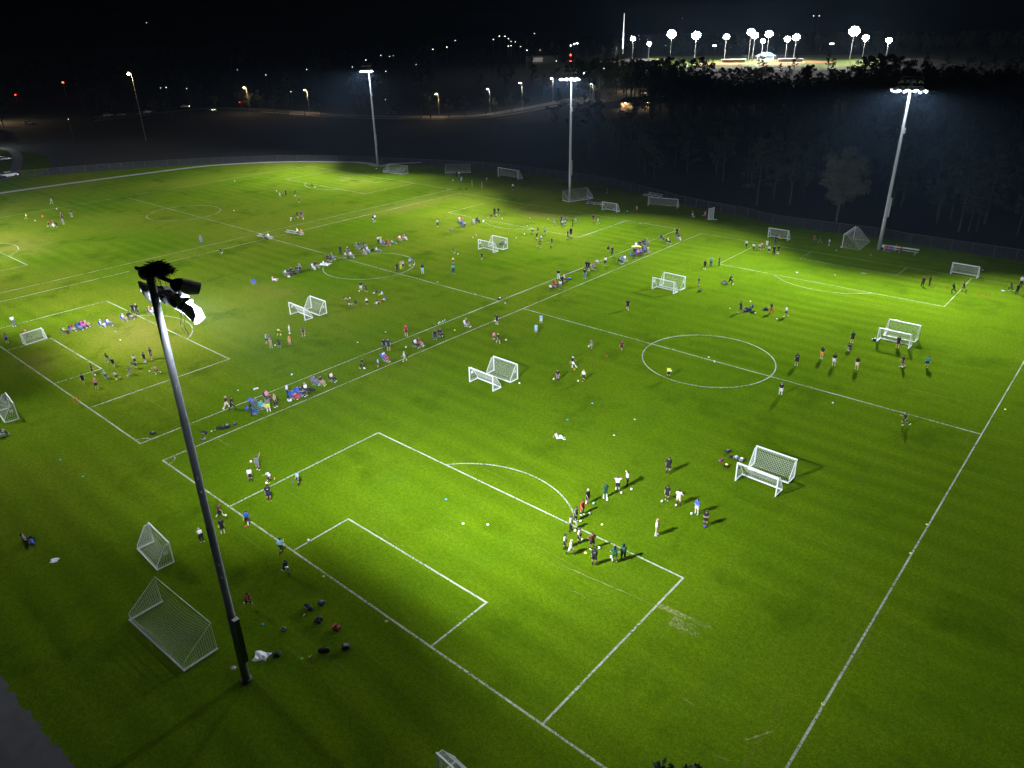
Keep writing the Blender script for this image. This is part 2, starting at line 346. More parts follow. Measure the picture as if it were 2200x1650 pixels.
sheet('car_park', [at(1225, 222), at(1440, 212), at(1450, 190), at(1300, 188)], ROADM, .016)
sheet('car_park', [at(200, 262), at(335, 247), at(330, 236), at(215, 248)], ROADM, .016)
ribbon('driveway', smooth([at(*p) for p in ((-60, 318), (0, 318), (30, 326), (38, 345), (30, 366), (0, 385), (-60, 400))]), 3.0, ASPH, .012)

# ---------------------------------------------------------------- floodlight poles
LENS = mat('lamp_lens', (.9,.9,.9), .3, var=0, emit=LAMP, strength=420)
LENSD = mat('lamp_lens_side', (.9,.9,.9), .3, var=0, emit=LAMP, strength=30)
REFL = mat('reflector_white', (.82,.83,.85), .35, .2, var=.03); HOUSE = mat('lamp_housing', (.035,.037,.045), .5, .2, var=.1)
HOUSEL = mat('lamp_housing_silver', (.50,.52,.55), .4, .4, var=.08)
def floodlight(parent, loc, az, tilt, lit=True, house=HOUSE, s=1.0, lens=None, flip=0.0):
    """bowl, lens and long visor; points along +Y turned by az, dipped by tilt"""
    M = Matrix.Translation(loc) @ Matrix.Rotation(az, 4, 'Z') @ Matrix.Rotation(-tilt, 4, 'X') @ Matrix.Rotation(-math.pi/2, 4, 'X') @ Matrix.Scale(s, 4)
    h = MB().lathe([(.10, -.50), (.20, -.47), (.34, -.30), (.44, -.08), (.47, .06), (.44, .06), (.41, -.05), (.30, -.25)], 18, M, True).build('floodlight', house, parent, smooth=True)
    MB().lathe([(.40, -.01), (.36, .02), (.2, .035), (.02, .04)], 18, M).build('lens', (lens or LENS) if lit else REFL, h)
    v = MB(); n = 12; vs = []; MV = M @ Matrix.Rotation(flip, 4, 'Z')
    for j, (zz, rr) in enumerate(((.02, .475), (.55, .56), (1.02, .64))):
        for k in range(n+1):
            a = math.pi*(-.12+1.24*k/n) if j < 2 else math.pi*(.04+.92*k/n)
            for q in (rr, rr-.012): vs.append(MV @ Vector((q*math.cos(a), -q*math.sin(a), zz)))
    W_ = 2*(n+1); fs = []
    for j in range(2):
        for k in range(n):
            a = j*W_+2*k; b = a+W_; fs += [(a, a+2, b+2, b), (a+1, b+1, b+3, a+3)]
    for k in range(n): fs.append((2*W_+2*k, 2*W_+2*k+2, 2*W_+2*k+3, 2*W_+2*k+1))
    v.add(vs, fs); v.build('visor', REFL, h)
    return M
NB = [0]
def spot(loc, direction, energy, size=84, blend=1.0, col=LAMP, radius=.05, name='floodlight_beam'):
    l = bpy.data.lights.new(name, 'SPOT'); l.energy = energy*POWER; l.spot_size = R(size); l.spot_blend = blend; l.color = col; l.shadow_soft_size = radius
    o = bpy.data.objects.new(name, l); COL.objects.link(o); o.location = tuple(loc); o.rotation_euler = Vector(direction).to_track_quat('-Z', 'Y').to_euler(); return o
def pole(name, base, face, label, azs, gains, near=False, H=28.4, tilt=31, size=84):
    """face: heading the lamps look along; azs: fan of the lit lamps"""
    root = empty(name, (base[0], base[1], 0), face-math.pi/2); tag(root, label, 'floodlight', 'floodlight poles round the pitches')
    r0, r1 = (.26, .19) if near else (.33, .20)
    hs = [0, 5.5, 5.52, 12, 12.02, 19, 19.02, H]; rr = [r0+(r1-r0)*h/H for h in hs]
    for q in (2, 4, 6): rr[q] -= .018
    sh = MB().lathe(list(zip(rr, hs)), 24).build('pole_shaft', mat('shade_toned_steel', (.17,.18,.20), .55, .3, var=.18, scale=1.2) if near else STEEL, root, smooth=False)  # near shaft's steel coloured darker, in place of shade on its lower part
    for p_ in sh.data.polygons: p_.use_smooth = len(p_.vertices) == 4
    MB().lathe([(r0+.10, 0), (r0+.10, .10), (r0+.02, .13)], 20).build('base_collar', mat('footing_concrete', (.10,.10,.09), .9, var=.2), root)
    for z in (8.5, 9.4, 14.5, 15.4, 21): MB().box((r0*.72+.06, -.12, z), (.10, .06, .09)).build('bolt', ALU, root)
    if near:
        MB().box((r0+.22, .0, 3.6), (.27, .34, 3.4)).box((r0+.05, 0, 2.6), (.14, .10, .10)).box((r0+.05, 0, 4.6), (.14, .10, .10)).build('ballast_box', DARKM, root); MB().box((r0+.22, 0, 5.33), (.29, .36, .06)).build('box_lid', mat('pale_lid', (.62,.62,.66), .6), root)
    else:
        MB().box((-(r0+.10), .0, 7.6), (.24, .26, 3.2)).build('ballast_box', STEEL, root); MB().box((-(r0+.10), 0, 9.24), (.26, .28, .08)).build('box_lid', mat('pale_lid', (.62,.62,.66), .6), root)
        if face < 0: MB().box((-(r1+.12), .0, 20.4), (.26, .26, .9)).build('junction_box', WHITE, root)
    MB().box((0, .30, H-(.92 if near else 1.15)), (4.4 if near else 3.8, .12, .16)).build('cross_arm', HOUSEL, root)
    MB().box((0, .30, H-.12), (4.3 if near else 3.4, .12, .16)).build('cross_arm', HOUSE, root)
    n = len(azs)
    for i, (az, gn) in enumerate(zip(azs, gains)):
        x = (i-(n-1)/2)*(.98 if near else .84)
        M = floodlight(root, (x, .62, H-(1.30 if near else 1.55)), R(-az), R(tilt), True, HOUSEL if (near and i == 0) else HOUSE, .84 if near else 1.0, flip=(R(150) if i >= n-2 else R(180) if i == 0 else 0.0) if near else 0.0)
        MB().box((x, .36, H-(1.12 if near else 1.36)), (.07, .40, .38)).build('bracket', HOUSEL, root)
        P = np.array(M @ Vector((0, 0, .30))); d = np.array(M.to_3x3() @ Vector((0, 0, 1)))
        c, s_ = math.cos(face-math.pi/2), math.sin(face-math.pi/2)
        Wp = (base[0]+c*P[0]-s_*P[1], base[1]+s_*P[0]+c*P[1], P[2]); dw = (c*d[0]-s_*d[1], s_*d[0]+c*d[1], d[2])
        spot(Wp, dw, gn, size)
    spill = bpy.data.lights.new('added_spill', 'POINT'); spill.energy = 600*POWER; spill.color = LAMP; spill.shadow_soft_size = .2; so = bpy.data.objects.new('added_spill', spill); COL.objects.link(so)  # added point light, no fixture of its own; brightens the pole top like spill
    c, s_ = math.cos(face-math.pi/2), math.sin(face-math.pi/2); sx, sy = (.9, .75) if near else (0, .95); so.location = (base[0]+c*sx-s_*sy, base[1]+s_*sx+c*sy, H-2.35)
    for i in range(4):
        x = (i-1.5)*(1.15 if near else .9)
        if near and i in (1, 2): continue
        floodlight(root, (x, .55, H-.35), R(-azs[min(i, n-1)]*.8), R(34), False, HOUSE, .82 if near else .55)
    if near:
        nest = MB()
        for i in range(620):
            a = random.uniform(0, 2*math.pi); q = .74*math.sqrt(random.random()); c = np.array([.50+q*math.cos(a), .25+q*math.sin(a)*.8, H+.08+random.uniform(0, .62)*(1.15-q)])
            b = random.uniform(0, 2*math.pi); l = random.uniform(.15, .38); dv = np.array([math.cos(b), math.sin(b), random.uniform(-.35, .35)])*l
            nest.tube([c-dv, c+dv], random.uniform(.010, .022), 3)
        for i in range(26):
            a = random.uniform(0, 2*math.pi); c = np.array([.50+.6*math.cos(a), .25+.42*math.sin(a), H+.05]); nest.tube([c, c+np.array([random.uniform(-.1, .1), random.uniform(-.1, .1), -random.uniform(.3, .9)])], .010, 3)
        nest.lathe([(.2, H-.05), (.55, H+.10), (.50, H+.32), (.3, H+.36)], 12, Matrix.Translation((.50, .25, 0)))
        nb = nest.build('bird_nest', mat('nest_twigs', (.012,.010,.008), .95, var=.3), None, (base[0], base[1], 0), face-math.pi/2)
        tag(nb, 'dark stick nest resting on top of the near floodlight', 'nest')
        cb = MB()
        for x in (1.25, 1.6): cb.tube([(x, .4, H-1.2), (x+.05, .5, H-2.0), (x-.1, .45, H-2.4), (x+.1, .5, H-2.9)], .014, 5)
        cb.build('cable', WHITE, root)
    else:
        cb = MB().tube([(-1.7, .3, H-.12), (-1.7, .3, H+.35), (1.7, .3, H+.35), (1.7, .3, H-.12)], .03, 5); cb.build('top_rail', HOUSEL, root)
    return root
E0 = 122000
FAN = (-52, -26, 0, 26, 52)
SOUTH = R(-90); NORTH = R(90)
pole('floodlight_pole', (30.6, -9.6), NORTH, 'nearest floodlight pole with a bird nest on top', (-50, -25, 0, 25, 66), [E0*g for g in (.58, .54, 1.22, .68, .12)], near=True, tilt=33, size=78, H=26.9)
pole('floodlight_pole', at(1224, 432), SOUTH, 'floodlight pole standing beside a leaning goal net', FAN, [E0*g for g in (1.22, 1.2, 1.12, 1.2, 1.22)], tilt=26)
pole('floodlight_pole', at(812, 358), SOUTH, 'most distant floodlight pole where the concrete path bends', FAN, [E0*.98]*5)
pole('floodlight_pole', at(1888, 537), SOUTH, 'floodlight pole beside the long bench, near the lone pale tree', FAN, [E0*g for g in (1.42, 1.58, 1.5, 1.42, 1.05)], tilt=29, size=76)
# the row carries on outside the picture: these two throw the shadows that run to the right on the left-hand pitches
pole('floodlight_pole', (-40.5, -9.6), NORTH, 'floodlight pole outside the picture behind the middle pitch goal line', (-52, -26, 0, 26, 84), [E0*g for g in (.66, .72, .85, .90, .42)], tilt=34, size=74)
pole('floodlight_pole', (-112, -9.6), NORTH, 'floodlight pole outside the picture behind the far pitch goal line', FAN, [E0*.98]*5, tilt=33, size=74)

PEOPLE = '''
a 540 470 walk 0 1.3 L sG W b | small child in pale blue walking past the far touchline near the outer path
a 278 630 run 20 1.2 Y sR W y | child in yellow with red shorts running alone on the far pitch
a 515 712 walk 0 1.45 R sK W b | child in red shirt and white boots beside the kneeling huddle on far pitch
a 549 716 crouch 0 1.3 W pW W y | fair-haired child in white crouching in the far pitch huddle
a 572 708 stand 200 1.4 K sK W k | child in black facing the fair-haired child in the far pitch huddle
a 600 714 bend 180 1.45 K pK W k | child in black bending forward at the edge of the far pitch huddle
a 652 640 stand 270 1.7 M pK K b | adult in dark red and white top behind the far pitch huddle
a 665 690 stand 250 1.45 G sG Y b | child in grey with yellow boots in front of the adult in dark red
a 750 610 stand 250 1.75 K sG W k | adult in black shirt and grey shorts standing beside the far pitch huddle
b 160 885 stand 270 1.75 G pJ K b | adult in grey shirt and blue jeans alone near the twin touchlines
b 370 996 run 230 1.35 K sK W k | child in black running alone near the twin touchlines
b 980 406 stand 200 1.35 W sW W b | child in white at the edge of a small far pitch group
b 1008 408 crouch 180 1.3 K sK K k | child in black crouching behind the child in white on far pitch
b 1042 386 stand 250 1.5 K pK K k | slim figure in all black near the crouching child on far pitch
b 1140 392 wave 200 1.5 N sN W k | child in navy raising one arm over a ball on the far pitch
b 1178 466 walk 250 1.45 K sK K k | child in black walking between two far pitch groups
b 1313 306 kick 0 1.4 R sK R b | child in red kicking a ball by the far pitch penalty area
b 1098 645 crouch 250 1.2 W sK W k | child in white crouching low at the front of the far pitch circle
b 1124 632 crouch 0 1.25 D sG W b | child in dark green crouching behind the low child in white
b 1163 622 stand 250 1.5 K sN W k | child in black shirt standing in the far pitch circle with ball
b 1204 616 stand 240 1.45 N sR R b | child in navy shirt and red shorts in the far pitch circle
b 1221 626 stand 200 1.5 B sR W k | child in blue shirt and red shorts at the rim of the far pitch circle
b 1952 665 stand 240 1.45 N sW W k | child in navy and white shoulder to shoulder with a taller friend
b 1970 661 stand 300 1.6 W sK W k | tall child in white and dark shorts beside a friend in navy
b 822 846 sit 315 1.65 N pK K b | person in dark navy sitting on the crowded aluminium bench
b 862 838 sit 315 1.6 W pW W y | person in white bent over at the end of the crowded aluminium bench
b 1165 790 sit 330 1.6 W pK W cW | person in white cap sitting on the emptier aluminium bench
b 1205 793 sit 300 1.6 O sG W b | person in orange shirt sitting on the emptier aluminium bench
b 908 1273 ground 330 1.5 P pW W lb | woman in pink and white sitting on the grass near the empty blue chair
b 1042 1226 sit 330 1.65 W pG W b | person in white in a chair near the woman in pink
b 1075 1222 sit 320 1.6 K pK K k | person in black in a chair between two grey chairs
b 1102 1208 sit 330 1.7 N pN W lb | person in navy with white trim leaning back in a chair
b 1165 1192 sit 315 1.6 N pN K k | person in dark blue sitting below a standing spectator in grey
b 1193 1188 stand 250 1.75 G pK K k | spectator in dark grey standing over the seated person in dark blue
b 1320 1158 sit 320 1.65 W pW W b | person in white stretching both legs out of a chair
b 1360 1140 sit 320 1.65 K pT W k | person in black top and tan trousers in a touchline chair
b 1437 1108 ground 340 1.6 W pW W k | dark-haired person in white sitting on a pale blanket by the centre circle
b 1488 1070 sit 320 1.65 M pK W k | person in dark maroon sitting just outside the middle centre circle
b 1525 1055 sit 320 1.65 G pJ W y | fair-haired person in grey sitting just outside the middle centre circle
b 1612 1005 stand 280 1.75 K pK K k | person in all black standing in the middle of the seated row
b 1690 988 sit 330 1.65 K pK K ly | blonde person in black sitting beside the standing person in all black
b 1665 1042 sit 330 1.65 T pK K k | person in beige sitting over the halfway line
b 1720 1035 sit 335 1.65 W pJ W b | person in white and jeans sitting over the halfway line
b 1782 945 sit 330 1.65 G pG W y | fair-haired person in grey at the start of the upper row of chairs
b 1815 938 sit 330 1.65 D pG K k | person in dark green in the upper row of chairs
b 1862 928 sit 330 1.65 K pT W k | person in black in the upper row of chairs
b 1857 1000 sit 320 1.6 P pT W lb | person in pink sitting inside the middle centre circle line
b 1888 978 sit 330 1.6 L pL W b | person in light blue sitting inside the middle centre circle line
b 1990 965 ground 0 1.65 W pJ W k | person in white reclining with jeans stretched out beside a black bag
b 2005 896 stand 300 1.7 W pK K k | person in white standing behind the red chairs
b 2031 890 stand 240 1.65 Y pW K k | person in yellow shirt standing behind the red chairs
b 2062 912 sit 330 1.6 R pN W k | person in red sitting in front of the person in yellow
b 2103 905 sit 330 1.6 R pR W b | person in red with matching red trousers in the upper chair row
b 2150 888 ground 0 1.6 L pJ W k | person in light blue lying back with legs stretched along the grass
b 1825 1386 stand 270 1.7 K sW K k | coach in black shirt and white shorts standing over the seated circle
b 1877 1390 walk 290 1.35 K pK W k | child in black walking behind the coach with white shorts
b 1985 1402 ground 200 1.25 N sK W k | child in navy sitting on the grass with a ball on the circle\'s rim
b 2040 1422 ground 200 1.25 L sY Y b | child in pale blue and yellow socks sitting in the circle
b 1650 1472 ground 0 1.3 K sT O k | child in black with tan shorts sitting at the far side of the circle
b 1690 1520 ground 340 1.25 K sK W k | child in black sitting over a white ball at the circle\'s near side
b 1770 1537 crouch 90 1.3 N sN K k | child in navy kneeling with back to the camera in the seated circle
b 1887 1535 bend 90 1.35 W sK K y | child in white bending forward in the seated circle
b 1985 1525 ground 120 1.3 W sG W k | child in white and grey sitting beside a child in red
b 2022 1505 ground 120 1.25 R sT W b | child in red shirt sitting in the circle
b 2070 1478 ground 160 1.25 B sW W b | child in blue and white sitting at the end of the circle
b 1978 132 crouch 0 1.5 W pK K k | person in black and white crouching at the foot of the most distant floodlight
c 680 712 stand 280 1.6 W pK W b | lone player in white shirt and black trousers on the open middle pitch
c 822 757 ground 320 1.4 G pG K k | child in grey sitting alone on the grass below the players\' cluster
c 908 662 sit 300 1.6 W pW K k | person in white seated at the back of a tight cluster of chairs
c 940 670 sit 270 1.6 O pT K b | person in orange in the middle of a tight cluster of chairs
c 930 715 sit 270 1.6 B pJ W b | person in blue with blue trousers at the front of a tight cluster
c 962 712 sit 280 1.6 W pK W lk | dark-haired person in white and black trousers beside the person in blue
c 1055 682 sit 270 1.6 W pW W b | person in white and pale trousers sharing a pair of chairs
c 1098 672 sit 330 1.65 K pK K k | person in black sharing a pair of chairs with someone in white
c 1235 617 ground 200 1.5 K sT W lk | dark-haired player in black sitting on the grass by the penalty arc
c 1274 592 stand 270 1.65 K pK K k | player in black standing behind the players seated by the penalty arc
c 1316 592 stand 270 1.75 K pG W k | tall adult in black top and grey trousers by the penalty arc
c 1290 608 ground 180 1.5 W sK K k | player in white sitting at the feet of the standing players in black
c 848 248 crouch 200 1.2 W sK K b | small child in white crouching near the tipped net by the fence
c 878 190 stand 300 1.6 K pK K k | person in black standing in a dim group near the tipped net
c 905 195 stand 250 1.55 W sK K k | person in white shirt standing in a dim group near the tipped net
c 930 232 sit 250 1.5 L pL W b | person in pale blue sitting in front of the dim group
c 1000 135 walk 180 1.3 G sK K b | child in pale grey alone against the dark fence
c 1190 244 run 0 1.35 W sG K b | child in white running in front of the standing full-size goal
c 1465 328 stand 270 1.6 W pK W b | goalkeeper in white with black trousers and white boots below the full-size goal
c 288 862 sit 320 1.65 W pT R b | person in white in a pair of chairs past the red chairs
c 335 848 sit 330 1.65 U pW W k | person in lilac in a pair of chairs past the red chairs
c 850 1003 kick 330 1.35 N sG K k | child in navy about to kick a ball on the middle pitch
c 843 1102 stand 270 1.35 Y sK K b | child in bright yellow shirt and black shorts on the middle pitch
c 845 1200 stand 90 1.7 H pN L k | adult in teal shirt and navy trousers on the middle pitch
c 1142 1056 walk 230 1.4 K sK W k | child in black with white boots in front of the nested goals on middle pitch
c 262 1187 stand 90 1.6 K pK K k | person in all black standing on the middle pitch halfway line
c 300 1156 stand 300 1.45 T pY Y y | fair-haired child in beige and yellow on the halfway line
c 320 1152 stand 270 1.5 W sK W y | child in white shirt and black shorts on the halfway line
c 393 1124 stand 300 1.5 L sN W b | child in light blue inside the middle centre circle
c 433 1108 stand 180 1.55 K pK W k | child in black at the edge of the middle centre circle
c 525 1202 stand 90 1.75 K pL W k | adult in black shirt and pale jeans standing with back to the camera
c 1668 778 run 330 1.35 W sK W k | player in white shirt and black shorts running near the penalty area edge
c 1727 778 run 250 1.4 R sK K k | player in red shirt running near the penalty area edge
c 1715 838 walk 250 1.3 K sK W k | small player in black behind the white-shirted runner
c 1800 792 walk 200 1.5 L sN W k | player in grey blue walking beside the player in red
c 1755 868 run 340 1.5 W sG K b | player in loose white shirt running towards a ball
c 1745 930 kick 200 1.5 D sK W lb | player in green with dark shorts kicking a ball near the nested goals
c 1872 908 stand 200 1.5 K sD W b | player in black with a ball just in front on the middle pitch
c 1900 692 walk 200 1.4 P sW W b | player in pale pink at the back of the crowded practice
c 1980 718 stand 270 1.55 W sB K y | player in white shirt and blue shorts in the crowded practice
c 1972 672 stand 270 1.6 N pN K k | person in navy behind the player in blue shorts
c 2010 692 stand 250 1.65 G sW W k | person in dark grey next to the person in navy
c 2090 706 stand 180 1.5 K pK K k | slim player in all black near the goal area line
c 2123 672 run 200 1.3 W sW W b | small player in white beside the slim player in all black
c 2038 835 stand 200 1.65 K pK W lk | woman in black standing close to a broad adult in black
c 2070 815 stand 90 1.75 K sK W k | broad adult in black shirt and shorts with back to the camera
c 1940 1262 stand 270 1.75 K pW K k | adult in black top and white trousers standing behind the red chair
c 1958 1368 stand 90 1.65 W sG W lb | girl in white holding her hands together on the touchline
c 1978 1325 stand 90 1.65 K pK K k | figure in black just behind the girl in white on the touchline
c 1862 1358 ground 30 1.6 W pN K k | person in white and navy sitting on the grass by the red chair
c 1905 1340 sit 330 1.65 R pM K b | person in red sitting in a red chair by the touchline
c 2000 1285 sit 330 1.65 T pM K y | person in brown sitting beside a small blue bag
d 605 662 stand 270 1.6 K sR R k | player in black shirt with red legs near the far goal area
d 655 685 walk 200 1.4 W sL W k | player in white and pale shorts beside the player with red legs
d 563 478 sit 300 1.6 U pB K k | person in purple at the end of the fence-side bench
d 590 470 sit 300 1.6 K pK K k | person in black next to the person in purple on fence-side bench
d 820 538 crouch 270 1.3 K sW W k | small goalkeeper in black crouching inside the small goal by the fence
d 745 372 walk 0 1.4 M sM K k | figure in dark red in the dim grass beyond the small goal
d 1058 550 run 250 1.4 T sO K b | child in pale orange running in the dim grass by the fence
d 1637 615 kick 0 1.35 P sW W y | child in pale pink with a ball near the white net panel
d 1765 605 run 0 1.35 P sP W b | child in bright pink beside the white net panel
d 1312 855 sit 30 1.65 K pK K k | person in black leaning back in a chair by the far corner
d 1382 888 sit 330 1.65 T pK W k | person in beige in a chair by the far corner
d 1474 812 stand 270 1.75 K pK K k | person in black standing behind the far corner chairs
d 1490 850 sit 330 1.65 K pW W k | person in black and white trousers in a far corner chair
d 750 965 crouch 0 1.5 K pK W k | person in black crouching over a bag near the seated row
d 800 1015 stand 300 1.75 K pK K k | person in all black standing near the crouching person with bag
d 728 1118 stand 290 1.65 W sK W lk | referee-like player in white shirt and black shorts between two seated groups
d 882 1094 sit 315 1.7 G pK W k | person in dark grey sitting in a wheel-like round chair
d 932 1078 sit 315 1.65 W pT T k | person in white with tan trousers beside the person in dark grey
d 1015 1038 sit 300 1.7 D pK K b | person in dark green beside the yellow canopy
d 1070 1015 sit 300 1.65 P pM K ly | blonde person in pink in front of the yellow canopy
d 1097 1005 sit 300 1.6 U pK K k | person in purple in front of the yellow canopy
d 1048 938 sit 300 1.6 W pG K y | white-haired person half hidden behind the yellow canopy
d 1092 925 sit 300 1.65 K pK K k | first person in black in the row behind the yellow canopy
d 1130 912 sit 300 1.65 N pK W k | person in navy in the row behind the yellow canopy
d 1160 895 sit 300 1.65 G pG K k | person in grey at the end of the row behind the yellow canopy
d 1135 988 sit 300 1.65 B pN W k | person in deep blue sitting beside the purple-clad person
d 1172 982 sit 300 1.65 T pT W b | person in brown sitting at the end beside the person in deep blue
d 535 1168 stand 270 1.75 K pN K k | adult in black and navy standing shoulder to shoulder on the touchline
d 558 1172 stand 240 1.7 K sK W k | adult in black shorts standing shoulder to shoulder on the touchline
d 515 1252 stand 270 1.75 K pJ W k | adult in black shirt and jeans with white shoes on the touchline
d 627 1125 bend 315 1.65 W sG W y | person in white bending over beside a red chair
d 605 1160 sit 315 1.5 R pD W k | small person in red sitting beneath the person bending over
d 1765 1155 stand 270 1.6 K sK W k | player in black standing at the near pitch far penalty corner
d 1830 1130 handshead 270 1.65 H pN K b | player in grey green with both arms raised to the head
d 1915 1118 stand 200 1.6 M pK K k | player in dark maroon standing on the penalty area corner
d 1703 1335 stand 200 1.55 K sG K k | player in black standing alone beside the nested goals with yellow bib
d 2030 1312 run 330 1.75 K pK K k | adult in all black striding between a bag and a ball
d 962 1578 walk 270 1.7 K sK W k | player in black with white socks alone near the middle of the near pitch
e 500 932 walk 250 1.5 W pK K k | player in white walking at the outer edge of the goalmouth crowd
e 575 962 run 250 1.6 W pK K k | player in white and black trousers striding in the goalmouth crowd
e 640 962 run 220 1.5 W sK K b | player in white and black shorts running behind a striding team-mate
e 662 952 walk 200 1.5 O sU W b | player in orange and purple in the goalmouth crowd
e 712 932 stand 270 1.5 W sW W k | player in all white nearest the small goal
e 735 992 stand 250 1.5 W sK K k | player in white shirt standing beside the black-clad players
e 785 1008 stand 270 1.75 K pK K k | tall black-clad player in front of the small goal
e 830 996 stand 300 1.65 K sK W k | black-clad player with white boots in front of the small goal
e 803 895 stand 250 1.6 N pN K k | figure in dark navy partly hidden behind the black-clad players
e 1215 862 run 180 1.3 R sM K k | child in red running in the dim grass behind the goal line
e 1270 878 walk 180 1.3 D sG W k | child in dark green following the child in red
e 1363 908 stand 200 1.3 W sB W k | small child in white and blue beside the open-sided goal
e 1525 932 ground 200 1.2 R sM K k | small child in red sitting at the foot of the open-sided goal
e 1920 955 sit 250 1.5 W pK W k | child in white at the first seat of the long bench
e 1965 962 sit 250 1.5 R pR W k | child in red and white on the long bench
e 2000 968 sit 250 1.5 B pB W k | child in blue on the long bench
e 2055 962 sit 250 1.6 M pT W k | person in dark red sitting taller on the long bench
e 2108 985 sit 250 1.5 R pN K k | child in red shirt and navy trousers last on the long bench
e 440 1608 walk 200 1.75 K sK W k | player in black carrying a bag away from the row of bags
e 758 1615 walk 200 1.7 K pR R k | player in black jacket and red trousers carrying a bag
e 915 1650 walk 200 1.65 W sK W k | player in white and black shorts with a pale blue backpack
f 935 1110 stand 290 1.65 M pK K b | player in dark red and black waiting at the start of the cone line
f 1010 1100 stand 200 1.6 K pK K k | player in all black waiting second at the cone line
f 1275 1182 run 200 1.7 K pK K k | player in black running along the orange cones
f 1388 1162 run 190 1.6 K sK K k | player in black leaning forward along the orange cones
f 1908 1160 run 160 1.5 K pK W k | player in black with white shoulders at the far end of the cones
f 1978 1198 stand 110 1.65 K pK K k | player in black standing with back turned at the far end of the cones
f 2022 1115 stand 250 1.75 W pK K k | tall adult in white top and black trousers at the picture\'s edge
g 150 298 stand 280 1.75 W pG W b | adult in white shirt and grey trousers behind the junior goal
g 78 468 stand 90 1.4 U sN W k | child in purple shirt standing beside the junior goal
g 285 412 stand 200 1.45 O pK K k | goalkeeper in orange bib seen through the junior goal net
g 682 375 sit 330 1.55 Y pK R k | person in neon green vest in a dark chair behind the penalty area
g 758 352 sit 330 1.6 R pT W k | person in red in the row of chairs behind the penalty area
g 828 335 sit 335 1.6 B pJ W k | person in blue with legs stretched out in the row of chairs
g 868 315 sit 330 1.6 F pF W k | person in bright magenta in the row of chairs
g 905 300 sit 330 1.6 T pT W b | person in tan at the end of the row of chairs
g 1068 305 sit 330 1.65 W pW W y | person in white in a bright blue chair
g 1138 290 sit 330 1.65 W pG W b | person in white and grey beside the bright blue chair
g 1298 242 sit 330 1.65 W pT W y | fair-haired person in white by the penalty area corner
g 1365 220 sit 330 1.7 K sC W k | person in black top with bare legs by the penalty area corner
g 1392 165 stand 290 1.65 K pK K k | woman in all black standing at the penalty area line
g 1436 172 stand 250 1.75 K pN K y | tall adult with folded arms in black standing at the penalty area line
g 1573 168 sit 320 1.65 P pW W y | person in pale pink in chairs close behind the near floodlight
g 1610 162 sit 320 1.6 W pT W k | person in white in chairs close behind the near floodlight
g 1650 152 sit 330 1.65 D pG W k | person in dark green in a dark chair close behind the near floodlight
g 875 892 walk 250 1.4 K sK B k | child in black with bright blue boots on the penalty area line
g 970 792 stand 0 1.4 K sK T k | child in black with a ball behind the girl in pink
g 1010 946 stand 90 1.4 P sK W y | girl in pink shirt standing nearest the camera in the kids\' drill
g 1112 842 run 200 1.35 L sK B y | fair child in light blue with bright blue boots in the kids\' drill
g 1222 850 run 200 1.35 W sK L k | child in white chasing a yellow ball
g 1368 808 run 200 1.4 G sG K b | child in dark grey dribbling a white ball
g 1132 668 run 200 1.4 K pG L k | child in black with pale blue boots running behind the drill
g 1188 714 run 250 1.4 K sK W k | child in black running beside the penalty line with white knee pad
g 1412 690 stand 270 1.35 W sK K k | child in white shirt behind the child bending in navy
g 1425 738 bend 200 1.35 N sN K k | child in navy bending in the kids\' drill
g 1513 668 walk 230 1.4 K sK W k | child in black with number on the shirt next to the tall coach
g 1585 642 stand 200 1.75 K sK T k | tall coach in long black top standing behind the kids\' drill
g 1640 794 run 180 1.4 P sK W b | girl in pink running with a ball towards the drill
g 25 1440 sit 0 1.65 N pN W y | person in navy lounging in a white framed chair by the cropped goal
h 838 472 wave 0 1.3 L sK W y | child in light blue pointing with a raised arm
h 872 462 stand 270 1.3 G sG K b | child in grey just behind the child in cream
h 888 522 stand 270 1.4 T pT W y | child in long cream top with a ball at the feet
h 950 388 bend 0 1.25 Y sK Y k | child in pale yellow bending over a yellow ball
h 1080 368 stand 340 1.25 W sC W y | small child in white with a ball at the toes
h 1225 396 bend 270 1.75 G sN W k | coach in grey shirt and navy shorts leaning hands on knees
h 973 522 stand 90 1.3 N sN H k | child in navy between the cream and orange children
h 1085 498 stand 90 1.4 O sT K y | child in orange shirt with back to the camera
h 1838 738 walk 320 1.5 K pK W k | youth in black with a ball crossing between the twin touchlines
h 2003 725 stand 0 1.3 L sN R k | child in light blue with red boots standing on the near touchline
h 2066 648 sit 320 1.6 W pB W b | person in white in a blue chair near the light blue child
h 2088 662 sit 320 1.4 R pR W k | small person in red next to the blue chair
h 2067 545 stand 280 1.7 K pN K k | adult in black and navy standing behind the blue chair
h 2113 548 stand 270 1.75 N sN O b | adult in long navy top with bare legs behind the blue chair
h 428 1158 walk 340 1.7 K sC W ly | blonde woman in black top with bare legs walking along the middle touchline
h 488 1168 walk 330 1.75 K pK K k | man in black walking beside a blonde woman on the touchline
h 688 1222 stand 0 1.7 K pN K lk | woman with long dark hair in black standing between blue chairs
h 798 1160 sit 340 1.65 H pW W b | person in pale teal leaning back in a teal chair
h 848 1060 sit 320 1.65 P pM K b | person in pink partly hidden behind the man in yellow shorts
h 864 1188 stand 90 1.75 G sY T k | heavy man in dark grey shirt and yellow shorts with back turned
h 935 1138 stand 320 1.65 T pK W ly | blonde woman in tan top and black trousers beside the heavy man
h 1062 1032 stand 0 1.75 W pN K k | man in white shirt and navy trousers standing over a red blanket
h 1120 1050 sit 330 1.6 B pR W b | person under a red blanket with white spots in a blue chair
h 1175 1015 sit 320 1.6 B pB W k | person in bright blue in a chair behind the red blanket
h 1207 1018 sit 320 1.65 N pK W k | person in navy beside the person in bright blue
h 1252 985 sit 320 1.65 W pK K y | person in white in a black folding chair next to a black bag
